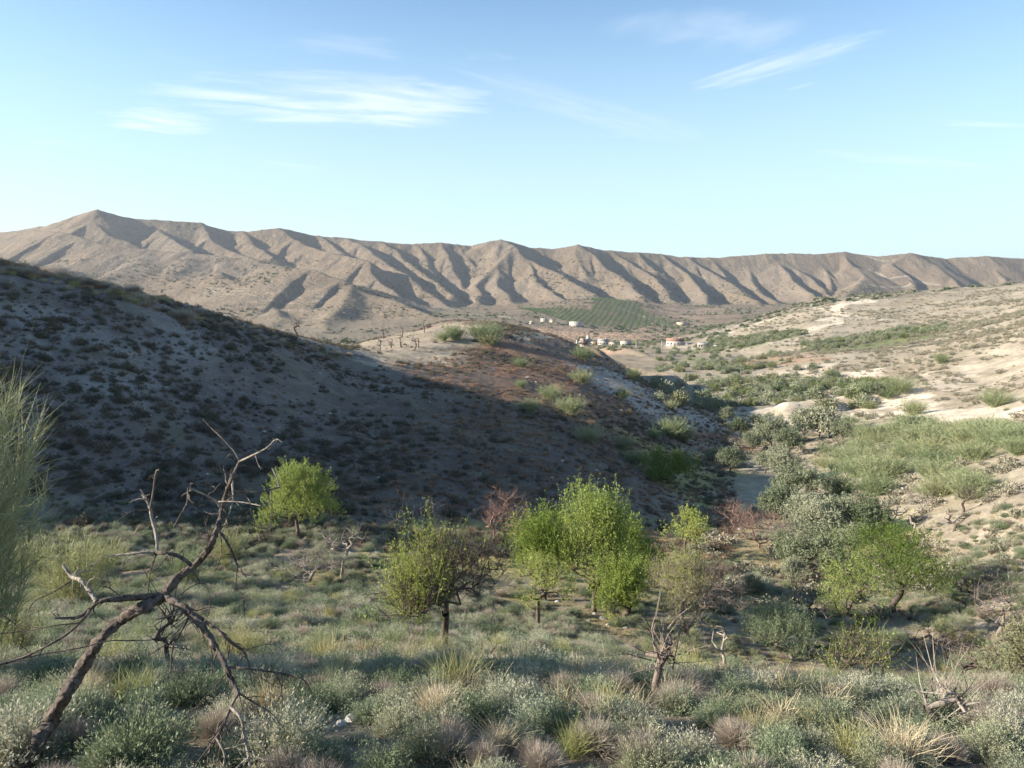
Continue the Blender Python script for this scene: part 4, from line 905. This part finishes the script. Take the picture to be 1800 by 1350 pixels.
# olive-green trees on the valley floor, mid distance
def dv(x, y, px, py):
    a = ((px > 1150) & (px < 1560) & (py > 618) & (py < 720)) * np.clip((py - 600) / 40, 0, 1) * (px < 1230 + (py - 600) * 2.6 + 80) * np.clip(.9 + 1.5 * cl(x, y, 30, 111), .15, 1)
    b = ((py > 600 - (px - 1430) * .13) & (py < 618 - (px - 1430) * .15) & (px > 1410) & (px < 1665)) * 1.0
    c = ((px > 1240) & (px < 1420) & (py > 592 - (px - 1300) * .12) & (py < 612 - (px - 1300) * .2)) * .8
    d = ((px > 1330) & (px < 1560) & (py > 676 - (px - 1330) * .03) & (py < 692)) * 1.0
    e = ((px > 930) & (px < 1280) & (py > 556) & (py < 620)) * np.clip(-.02 + 1.8 * cl(x, y, 35, 117), 0, 1) * .6
    return np.clip(a * .4 + b + c + d + e, 0, 1)
x, y, z = scatter(14000, 120, 1000, dv, u0=.0, u1=.75, pw=1.6, seed=7)
VT = [single(m_cushion(330 + i, 800, 2.2, 1.9, .30), 'valley_tree', 'orchard' if i == 2 else 'olive', 2.2) for i in range(2)] + [single(m_cushion(334, 800, 2.2, 1.9, .30), 'valley_tree', 'midgreen', 2.2)]
spread(VT, x, y, z, .7 + .7 * rng.random(len(x)), 'round crowned tree on the valley floor beyond the gully', 'tree', 'trees on the valley floor', 290, 'valley_tree_cover', 'further round trees on the valley floor', 0)
ORCH = world_poly([(905, 543), (1040, 546), (1040, 519), (1062, 521), (1130, 545), (1198, 574), (1182, 582), (1100, 577), (1000, 566)])
# distant scrub on the far slopes
x, y, z = scatter(34000, 650, 2300, lambda x, y, px, py: np.clip(.32 + 1.7 * cl(x, y, 90, 115), .02, 1) * (py > 455) * ~in_poly(ORCH, x, y), u0=-.75, u1=.75, pw=1.3, seed=8)
FS = [single(m_cushion(340 + i, 70, 1.3, 1.7, .9), 'far_bush', 'scrub' if i else 'pine', 1.3) for i in range(2)]
spread(FS, x, y, z, .7 + 1.3 * rng.random(len(x)) ** 2, 'small dark bush on the far slopes', 'bush', 'bushes on the far slopes', 280, 'far_scrub', 'smaller bushes scattered over the far slopes', 0)
# orchard rows
OP = [single(m_cushion(350 + i, 90, 2.8, 1.75, .9), 'orchard_tree', 'orchard', 3.2) for i in range(2)]
A = world_poly([(905, 543), (1040, 546), (1040, 519), (1062, 521), (1130, 545), (1198, 574), (1182, 582), (1100, 577), (1000, 566)])
gx, gy = np.meshgrid(np.arange(-400, 400, 5.2), np.arange(0, 800, 9.6)); th = R(79)
ox = A[:, 0].mean() + gx * math.cos(th) - (gy - 400) * math.sin(th); oy = A[:, 1].mean() + gx * math.sin(th) + (gy - 400) * math.cos(th)
kk = in_poly(A, ox, oy); ox, oy = ox[kk], oy[kk]; ox = ox + rng.normal(size=len(ox)) * .4; oz = ground(ox, oy)
spread(OP, ox, oy, oz, .85 + .3 * rng.random(len(ox)), 'dark green orchard tree planted in rows on the slope above the village', 'tree', 'orchard trees in rows above the village', 290, 'orchard_cover', 'remaining orchard trees in their planted rows', 0)

# ---- rocks
def rock(seed):
    r = np.random.default_rng(seed); import bmesh
    bm = bmesh.new(); bmesh.ops.create_icosphere(bm, subdivisions=2, radius=.5)
    for v in bm.verts:
        n_ = float(fbm(np.array([v.co.x * 2 + seed]), np.array([v.co.y * 2 + v.co.z * 1.7]), 1, 2, seed)[0]); v.co *= 1 + .5 * n_; v.co.z *= .6
    me = bpy.data.meshes.new('rock'); bm.to_mesh(me); bm.free(); me.materials.append(M['rock']); o = bpy.data.objects.new('rock', me); C.objects.link(o); o['h'] = .6; return o
RK = [rock(400 + i) for i in range(4)]
many(RK, [(1424, 1148, 8), (1388, 1156, 6), (1404, 1150, 4), (1453, 1168, 4), (1538, 1146, 6), (1370, 1152, 5), (1345, 1152, 4), (1566, 1150, 4), (1460, 1172, 3), (1035, 1092, 5), (1060, 1088, 6), (1068, 1100, 5), (1110, 1100, 4), (1045, 1080, 4), (1195, 1130, 4), (1220, 1130, 4), (1100, 1104, 5), (1245, 990, 4), (1590, 808, 4)], 'whitish stone lying on the edge of the grassy terrace', 'stone', 'white stones along the terrace edge')
many(RK, [(618, 1270, 16), (600, 1275, 10), (870, 1270, 9), (720, 1275, 7), (690, 1190, 7), (640, 1130, 6), (1000, 1250, 6), (820, 1330, 10), (560, 1320, 9), (420, 1300, 8), (950, 1250, 5)], 'pale stone between the bushes on the near slope', 'stone', 'pale stones on the near slope')
x, y, z = scatter(3000, 3, 200, lambda x, y, px, py: np.clip(.4 + 1.5 * cl(x, y, 8, 121), 0, 1), pw=1.3, seed=9)
spread(RK, x, y, z, (.05 + .15 * rng.random(len(x)) ** 4) * np.clip(y / 30, .8, 2), 'small pale stone lying on the slopes', 'stone', 'small stones on the slopes', 200, 'loose_stones', 'smaller loose stones on the slopes', 0)
#STAGE4
# ------------------------------------------------------------------ the leaning dead tree of the foreground
def zz(p): return p[0] / 2.0771, 700 + p[1] / 2.0771
def catmull(P, k=5):
    P = np.asarray(P, float); out = []
    Q = np.vstack([2 * P[0] - P[1], P, 2 * P[-1] - P[-2]])
    for i in range(1, len(Q) - 2):
        for j in range(k):
            t = j / k; a, b, c, d = Q[i - 1], Q[i], Q[i + 1], Q[i + 2]
            out.append(.5 * ((2 * b) + (-a + c) * t + (2 * a - 5 * b + 4 * c - d) * t * t + (-a + 3 * b - 3 * c + d) * t ** 3))
    out.append(P[-1]); return np.array(out)
dt = bpy.data.objects.new('dead_tree', None); C.objects.link(dt); dt.name = 'leaning_dead_tree'
b0 = np.array(unp(40, 1365, 3.05)); dt.location = b0
tag(dt, 'large leaning dead tree with bare crooked limbs in the left foreground', 'dead tree')
dr_ = np.random.default_rng(77)
def limb(name, pts, ya, yb, w0, w1, m='deadclose', twig=0, tl=.12, droop=0.0, parent=dt):
    n = len(pts); P = []
    for i, p in enumerate(pts):
        t = i / (n - 1); q = zz(p); P.append(unp(q[0], q[1], ya + (yb - ya) * t + (dr_.normal() * .02 if 0 < i < n - 1 else 0)))
    P = catmull(P, 14 if w0 > 14 else 7); n = len(P); t = np.linspace(0, 1, n); rad = (w0 * (1 - t) + w1 * t) / 2.0771 / 2 * 2.95 / F
    rad = rad * (1 + .14 * vnoise(t * n / 7.0, t * 0 + w0, int(w0 * 7) % 90)) 
    P = P + dr_.normal(size=P.shape) * rad[:, None] * .05
    S = Soup(); tube(S, P - b0, rad, 18 if w0 > 14 else 7, .55 if w0 > 14 else .3)
    # broken end
    S.add(np.array([P[-1] - b0 + norm(P[-1] - P[-2]) * rad[-1] * 3]), None, None)
    for k in range(twig):
        i = int(dr_.integers(max(1, n // 6), n)); d = norm(norm(P[i] - P[i - 1]) * .6 + dr_.normal(size=3) * .8 + np.array([0, 0, -droop])); L_ = tl * (.4 + 1.1 * dr_.random()); kk = 5
        c = [P[i]]; 
        for j in range(kk): d = norm(d + dr_.normal(size=3) * .28 + np.array([0, 0, -droop * .25])); c.append(c[-1] + d * L_ / kk)
        r_ = min(rad[i] * .6, .0045) * (.6 + .6 * dr_.random()); c = np.array(c) ; tube(S, c - b0, np.linspace(r_, r_ * .3, kk + 1), 5)
        if dr_.random() < .6:
            e = [c[3]]; d2 = norm(d + dr_.normal(size=3) * .8)
            for j in range(3): d2 = norm(d2 + dr_.normal(size=3) * .25); e.append(e[-1] + d2 * L_ * .16)
            tube(S, np.array(e) - b0, np.linspace(r_ * .6, r_ * .25, 4), 4)
    return S.build(name, M[m], True, parent)
M['deadclose'] = bark_mat('weathered_dead_wood', (.035, .028, .023), (.25, .205, .17), 34)  # dark end of the grain lowered to strengthen dark-side shading
M['deadpale'] = bark_mat('bleached_dead_wood', (.16, .13, .10), (.50, .45, .38), 40)
limb('trunk', [(60, 1460), (100, 1360), (140, 1260), (190, 1170), (240, 1080), (285, 1010), (330, 930), (380, 865), (440, 815), (520, 765), (600, 725)], 3.0, 3.35, 58, 38)
limb('limb', [(590, 730), (650, 655), (715, 605), (770, 535), (798, 460), (812, 400), (826, 345), (850, 280), (875, 230)], 3.35, 3.7, 36, 10, twig=14, tl=.10)
limb('branch', [(875, 230), (852, 190), (815, 150), (775, 112), (740, 75)], 3.7, 3.8, 9, 3.5, twig=3, tl=.05)
limb('branch', [(873, 232), (930, 205), (975, 180), (1008, 150), (1030, 160)], 3.7, 3.6, 10, 3.5, 'deadpale', twig=5, tl=.06)
limb('branch', [(862, 225), (840, 205), (823, 222)], 3.7, 3.72, 4, 2)
limb('limb', [(610, 715), (540, 724), (450, 732), (370, 740), (330, 768), (285, 800), (200, 803)], 3.35, 3.1, 26, 10, twig=8, tl=.10)
limb('branch', [(352, 742), (325, 700), (295, 665), (262, 650), (230, 610)], 3.15, 3.3, 18, 12, 'deadpale', twig=6, tl=.12)
limb('branch', [(262, 665), (190, 710), (120, 748), (92, 820)], 3.2, 3.0, 7, 2, twig=3)
limb('branch', [(325, 770), (300, 815), (200, 830), (90, 850), (0, 858), (-120, 850)], 3.1, 2.9, 6, 3, twig=4)
limb('branch', [(330, 775), (260, 850), (170, 905), (85, 945), (0, 972), (-110, 990)], 3.1, 2.9, 11, 9, twig=7, tl=.14)
limb('branch', [(560, 882), (480, 885), (400, 886), (300, 910), (180, 930), (60, 955)], 3.3, 3.0, 4, 7, twig=3)
limb('branch', [(700, 612), (655, 578), (605, 566), (565, 562)], 3.4, 3.4, 17, 13, twig=4)
limb('branch', [(565, 562), (500, 565), (415, 574), (385, 585)], 3.4, 3.3, 13, 2, 'deadpale', twig=2, tl=.08)
limb('limb', [(575, 560), (570, 500), (555, 440), (545, 390), (522, 353)], 3.4, 3.5, 14, 13, 'deadpale', twig=5, tl=.08)
limb('branch', [(549, 402), (560, 340), (570, 270), (582, 262)], 3.46, 3.5, 10, 8, twig=5, tl=.06)
limb('branch', [(545, 408), (490, 412), (440, 440), (410, 476)], 3.46, 3.3, 6, 2, twig=2, tl=.08)
limb('branch', [(570, 570), (548, 640), (540, 712)], 3.4, 3.3, 8, 5, twig=4, tl=.10)
limb('limb', [(806, 400), (788, 375), (742, 350), (685, 326)], 3.6, 3.4, 12, 9, 'deadpale', twig=5, tl=.08)
limb('branch', [(688, 326), (684, 380), (665, 415), (635, 470)], 3.4, 3.35, 9, 4, twig=4, tl=.08)
limb('branch', [(818, 352), (862, 340), (920, 345), (980, 335), (1020, 326)], 3.65, 3.9, 6, 7, twig=4, tl=.06)
limb('branch', [(1020, 328), (1010, 290), (994, 255)], 3.9, 3.92, 8, 7, 'deadpale')
limb('branch', [(790, 378), (840, 377), (893, 381), (950, 392)], 3.62, 3.5, 7, 4, 'deadpale', twig=2, tl=.05)
limb('branch', [(860, 342), (905, 365), (917, 410), (921, 470), (922, 530)], 3.66, 3.6, 8, 3, twig=3, tl=.06)
limb('branch', [(917, 400), (900, 420), (880, 436)], 3.64, 3.6, 6, 4)
limb('branch', [(990, 338), (992, 400), (990, 470)], 3.88, 3.85, 5, 2, twig=2, tl=.05)
limb('branch', [(812, 400), (835, 430), (862, 445), (878, 482)], 3.6, 3.55, 5, 2)
limb('branch', [(848, 300), (850, 370), (830, 440), (810, 490)], 3.68, 3.55, 12, 5, 'deadpale', twig=4, tl=.07)
limb('branch', [(800, 470), (810, 540), (800, 600), (780, 645)], 3.5, 3.4, 5, 2, twig=3)
limb('branch', [(806, 490), (840, 545), (865, 605), (880, 630), (898, 652)], 3.5, 3.4, 12, 8, twig=6, tl=.10)
limb('branch', [(866, 610), (864, 690), (888, 740), (895, 822)], 3.4, 3.35, 5, 2, twig=5, tl=.08)
limb('limb', [(600, 722), (655, 755), (700, 792), (745, 840), (780, 900), (820, 970), (850, 1035), (872, 1080)], 3.35, 3.0, 32, 16, 'deadclose', twig=16, tl=.16, droop=.5)
limb('branch', [(872, 1075), (842, 1130), (812, 1200), (790, 1240), (765, 1292), (742, 1312)], 3.0, 2.85, 14, 7, twig=14, tl=.14, droop=.3)
limb('branch', [(838, 1125), (880, 1170), (895, 1250), (912, 1335), (915, 1400)], 2.98, 2.85, 14, 8, 'deadpale', twig=8, tl=.12, droop=.3)
limb('branch', [(790, 1240), (820, 1300), (815, 1360), (825, 1420)], 2.87, 2.8, 10, 6, 'deadpale', twig=4)
limb('limb', [(690, 775), (760, 822), (830, 880), (888, 925), (912, 980)], 3.28, 3.2, 17, 7, twig=12, tl=.13, droop=.5)
limb('branch', [(822, 983), (900, 987), (1000, 1000), (1060, 1012), (1110, 1030), (1138, 1080), (1140, 1140)], 3.1, 3.2, 11, 3, twig=16, tl=.14, droop=.7)
limb('branch', [(870, 1075), (920, 1108), (990, 1150), (1040, 1210)], 3.0, 3.1, 8, 3, twig=10, tl=.14, droop=.5)
limb('branch', [(830, 1000), (780, 1060), (740, 1100), (700, 1150)], 3.1, 2.95, 6, 2, twig=8, tl=.12, droop=.4)
limb('branch', [(690, 800), (655, 865), (632, 900), (622, 1005)], 3.3, 3.2, 8, 6, twig=6, tl=.10, droop=.4)
limb('branch', [(650, 740), (680, 700), (740, 675), (765, 720), (760, 790)], 3.4, 3.45, 5, 2, twig=4)
limb('branch', [(880, 930), (940, 905), (1000, 900), (1040, 930)], 3.2, 3.3, 4, 1.5, twig=4)
limb('branch', [(-60, 800), (0, 790), (60, 830), (120, 880)], 2.9, 2.85, 5, 3, twig=3)
limb('branch', [(900, 690), (905, 640), (1000, 690)], 3.3, 3.3, 3, 1.5) if False else None

# ------------------------------------------------------------------ village
M['whitewash'] = plain('whitewashed_wall', (.43, .40, .35), .8, .05, .3); M['tanwall'] = plain('tan_wall', (.55, .43, .30), .85, .1, .3); M['orangewall'] = plain('ochre_wall', (.62, .40, .22), .85, .08, .3)
M['tile'] = plain('clay_tile', (.27, .15, .105), .8, .2, 1.2); M['greyroof'] = plain('grey_roof', (.30, .28, .26), .8, .15, 1); M['glass'] = plain('dark_window', (.05, .055, .065), .3, .1, 1); M['wooddoor'] = plain('brown_door', (.16, .10, .06), .6, .1, 2)
M['pole'] = plain('pale_pole', (.55, .52, .48), .7, .1, 1)
def bx(S, x0, x1, y0, y1, z0, z1):
    V = np.array([[x0, y0, z0], [x1, y0, z0], [x1, y1, z0], [x0, y1, z0], [x0, y0, z1], [x1, y0, z1], [x1, y1, z1], [x0, y1, z1]], float)
    S.add(V, np.array([[0, 3, 2, 1], [4, 5, 6, 7], [0, 1, 5, 4], [1, 2, 6, 5], [2, 3, 7, 6], [3, 0, 4, 7]]))
def house(px, py, wpx, hpx, label, wall='whitewash', roof='flat', rz=.25, dep=.7, nwin=3, name='village_house', annex=False):
    p = hit(px, py)
    if p is None: return
    k = 1 / ppm(p); W = wpx * k; H = hpx * k; D = max(5, W * dep)
    e = bpy.data.objects.new(name, None); C.objects.link(e); e.location = p; e.rotation_euler = (0, 0, rz); tag(e, label, 'house')
    S = Soup(); bx(S, -W / 2, W / 2, -D / 2, D / 2, -2.5, H)
    if annex: bx(S, W / 2 + .01, W * .85, -D / 2 + 1, D / 2 - 1, -2.5, H * .55)
    S.build('wall', M[wall], False, e); S = Soup()
    if roof == 'flat':
        bx(S, -W / 2 - .15, W / 2 + .15, -D / 2 - .15, D / 2 + .15, H + .003, H + .35); S.build('roof', M['greyroof' if wall != 'whitewash' else 'whitewash'], False, e)
    else:
        o_ = .4; rh = D * .22
        V = np.array([[-W / 2 - o_, -D / 2 - o_, H + .01], [W / 2 + o_, -D / 2 - o_, H + .01], [W / 2 + o_, D / 2 + o_, H + .01], [-W / 2 - o_, D / 2 + o_, H + .01], [-W / 2 - o_, 0, H + rh], [W / 2 + o_, 0, H + rh]])
        S.add(V, np.array([[0, 1, 5, 4], [2, 3, 4, 5], [0, 3, 2, 1]]), np.array([[0, 4, 3], [1, 2, 5]])); S.build('roof', M[roof], False, e)
        S = Soup(); bx(S, W * .2, W * .2 + .8, -.4, .4, H, H + rh + .8); S.build('chimney', M['whitewash'], False, e)
    rows = 2 if H > 4.6 else 1
    for r_ in range(rows):
        for i in range(nwin):
            wx = -W / 2 + W * (i + .5) / nwin; z0 = H * (r_ + .35) / rows
            if r_ == 0 and i == nwin // 2: S = Soup(); bx(S, wx - .6, wx + .6, -D / 2 - .06, -D / 2 - .003, 0, 2.1); S.build('door', M['wooddoor'], False, e)
            else: S = Soup(); bx(S, wx - .6, wx + .6, -D / 2 - .05, -D / 2 - .003, z0, z0 + 1.2); S.build('window', M['glass'], False, e)
HS = [(956, 566, 10, 6, 'small white flat-roofed house at the left end below the orchard', 'whitewash', 'flat'), (971, 568, 9, 6, 'tan house beside the small white one below the orchard', 'tanwall', 'flat'),
      (935, 569, 7, 4, 'tiny white outbuilding, leftmost of the buildings below the orchard', 'whitewash', 'flat'), (1012, 574, 19, 8, 'big white cube-shaped house standing alone below the orchard', 'whitewash', 'flat'),
      (1199, 572, 16, 5, 'cream house among trees at the right foot of the orchard', 'tanwall', 'flat'),
      (1029, 606, 12, 5, 'low white house at the left end of the village row', 'whitewash', 'greyroof'), (1043, 607, 11, 6, 'ochre-walled house in the village row', 'orangewall', 'flat'), (1060, 607, 17, 8, 'tall white house in the middle of the village row', 'whitewash', 'greyroof'),
      (1078, 608, 11, 6, 'tan house right of the tall white one in the village row', 'tanwall', 'flat'), (1100, 609, 16, 8, 'white house at the right end of the village row', 'whitewash', 'flat'),
      (1187, 607, 28, 8, 'long white house with a red tiled roof on the valley floor', 'whitewash', 'tile'), (1237, 611, 20, 5, 'low house with a grey roof right of the red-roofed one', 'whitewash', 'greyroof'), (1259, 612, 8, 4, 'tiny shed right of the grey-roofed house', 'whitewash', 'flat')]
for i, h_ in enumerate(HS): house(*h_[:5], wall=h_[5], roof=h_[6], rz=[-.35, -.2, -.3, -.45, .2][i % 5], nwin=3 if h_[2] < 15 else 5, annex=(i == 10))
for i, (px_, py_, hp) in enumerate([(1014, 607, 9), (1070, 609, 8), (1118, 610, 10), (1163, 609, 11), (1098, 610, 6)]):
    p = hit(px_, py_); H = hp / ppm(p); S = Soup(); tube(S, [(0, 0, -1), (0, 0, H / 2), (0, 0, H)], [.22, .18, .14], 8); bx(S, -.9, .9, -.06, .06, H - .9, H - .75)
    o = S.build('utility_pole', M['pole']); o.location = p; tag(o, 'pale utility pole standing among the village houses', 'pole', 'utility poles in the village')

# ------------------------------------------------------------------ labels: say which one
LM = [(1240, 645, 'tip of the hump ridge'), (1350, 636, 'red earth field'), (1430, 690, 'lower green strip'), (1330, 602, 'upper green strip'), (1237, 608, 'grey-roofed house'), (1380, 660, 'pale bare bank'), (1500, 606, 'long green strip'), (1130, 604, 'village poles'), (1290, 720, 'topmost gully olive'), (200, 700, 'middle of the shaded face'), (620, 720, 'middle of the shaded spur'), (100, 560, 'upper shaded face'), (950, 780, 'foot of the shaded spur'), (1650, 940, 'grey scrub patch'), (1550, 830, 'broom thicket'), (525, 900, 'dense bright green bush'), (780, 1080, 'half-bare almond with the bent trunk'), (945, 1060, 'slim forked almond'), (1040, 980, 'green almond clump'), (1210, 1060, 'rounded twiggy almond'), (1203, 940, 'lone small almond'),
      (1572, 1020, 'broad green almond'), (1495, 1080, 'upright light green almond'), (1513, 1190, 'nearly bare young almond'), (1370, 1120, 'wide blue-green bush'), (705, 910, 'spreading leafless tree'), (893, 910, 'tall reddish dead tree'), (1155, 1180, 'blackened stump'),
      (300, 1010, 'leaning dead tree fork'), (150, 1190, 'leaning dead tree trunk'), (400, 1220, 'hanging dead limb'), (30, 850, 'tall feathery broom'), (1440, 755, 'dark olive by the field edge'), (1600, 755, 'rounded olive at the field end'), (1430, 960, 'biggest olive'),
      (1172, 825, 'green bush below the hump'), (1570, 720, 'white badland cut'), (1450, 560, 'pale terraced cut'), (1187, 602, 'red-roofed house'), (1060, 603, 'village row'), (1012, 570, 'white cube house'), (1100, 550, 'orchard'), (708, 605, 'sandy top of the hump'), (455, 545, 'leaning tree on the crest'),
      (522, 580, 'bare tree on the crest'), (176, 372, 'highest peak'), (487, 402, 'second peak'), (876, 422, 'central peak'), (1018, 430, 'peak right of centre'), (1345, 447, 'right-hand summit'), (550, 475, 'sharp dark foothill edge'), (1752, 1090, 'brown drooping tree'), (1690, 1190, 'fallen dead tree'), (1272, 1160, 'small pale dead tree'), (765, 1230, 'big straw tuft'), (618, 1265, 'pale stone'), (850, 590, 'brooms on the hump top'), (1335, 940, 'brown thicket'), (1750, 700, 'right-hand cliff'), (1640, 590, 'long green tree strip')]
from collections import defaultdict
import re as _re
gsz = defaultdict(list)
for o in bpy.data.objects:
    if o.get('group') and o.parent is None and not o.get('kind'): gsz[o['group']].append(o)
for gname, os_ in gsz.items():
    if len(os_) < 3: continue
    info = []
    for o in os_:
        l = o.location; px_, py_ = proj(l.x, l.y, l.z + .1); info.append((px_, py_, l.y, o.scale[2] / l.length))
    med = np.median([i[3] for i in info]); hi_ = np.quantile([i[3] for i in info], .8); lo_ = np.quantile([i[3] for i in info], .3)
    base = os_[0]['label']
    noun = ' '.join(gname.split(' ')[:0])
    core = {'sagebrush': 'grey-green sagebrush', 'dry bush': 'dry twiggy bush', 'grass tuft': 'grass tuft', 'broom bush': 'green broom', 'shrub': 'dark cushion shrub', 'scrub bush': 'scrub bush', 'olive tree': 'grey-green olive tree', 'tree': 'tree', 'bush': 'dark bush', 'stone': 'pale stone', 'pole': 'pale utility pole'}.get(os_[0]['category'], os_[0]['category'])
    if 'rusty' in gname: core = 'rusty grass tuft'
    elif 'esparto' in gname: core = 'esparto tuft'
    elif 'brooms among' in gname: core = 'little broom'
    elif 'broom thicket' in gname: core = 'feathery broom'
    elif 'white cuts' in gname: core = 'single broom'
    elif 'on the hump' in gname: core = 'pale broom'
    elif 'broom bushes on the near' in gname: core = 'yellow-green broom'
    elif 'terrace' in gname: core = 'whitish terrace stone'
    elif 'pale stones' in gname: core = 'pale slope stone'
    elif 'crest' in gname: core = 'sunlit crest tuft'
    elif 'orchard' in gname: core = 'orchard tree'
    elif 'bare trees' in gname: core = 'little bare tree'
    elif 'valley floor' in gname: core = 'round valley tree'
    for o, (px_, py_, yd, sz) in zip(os_, info):
        best = min(LM, key=lambda m_: (m_[0] - px_) ** 2 + ((m_[1] - py_) * 1.5) ** 2); dx, dy = px_ - best[0], (py_ - best[1]) * 1.5; dd = math.hypot(dx, dy)
        near = 'just' if dd < 45 else ('well' if dd > 150 else '')
        if abs(dx) < .45 * dd: side = 'in front of' if dy > 0 else 'behind'
        elif abs(dy) < .45 * abs(dx): side = 'left of' if dx < 0 else 'right of'
        else: side = ('front' if dy > 0 else 'back') + (' left of' if dx < 0 else ' right of')
        size = 'large' if sz > hi_ else ('small' if sz < lo_ else 'middling')
        o['label'] = ' '.join(f"{size} {core} {near} {side} the {best[2]}".split())

# look-alikes that would still share a label are told apart by their order from left to right
byl = defaultdict(list)
for o in bpy.data.objects:
    if o.parent is None and o.get('label') and not o.get('kind'): byl[o['label']].append(o)
ORD = ['leftmost', 'second from left', 'third from left', 'fourth from left', 'fifth from left', 'sixth from left', 'seventh from left', 'eighth from left', 'ninth from left']
for lb, os_ in byl.items():
    if 1 < len(os_) <= 9:
        os_.sort(key=lambda o: proj(*o.location)[0])
        for i, o in enumerate(os_): o['label'] = ' '.join((lb.replace('middling ', '') + ', ' + (ORD[i] if i < len(os_) - 1 else 'rightmost') + ' there').split()[:16])

# ------------------------------------------------------------------ the air between here and the mountains
S = Soup(); bx(S, -7000, 7000, -60, 6990, float(GZ.min()) - 1, max(float(GZ.max()), 0) + 12)
hm = bpy.data.materials.new('haze'); hm.use_nodes = True; hn = hm.node_tree; hn.nodes.remove(hn.nodes['Principled BSDF'])
pv = hn.nodes.new('ShaderNodeVolumePrincipled'); pv.inputs['Color'].default_value = (.86, .90, .95, 1); pv.inputs['Density'].default_value = 0.00007; pv.inputs['Anisotropy'].default_value = .3
hn.links.new(pv.outputs[0], hn.nodes['Material Output'].inputs['Volume'])
hz = S.build('haze', hm); hz['kind'] = 'stuff'; hz['label'] = 'thin bluish haze in the air of the valley'; hz['category'] = 'haze'
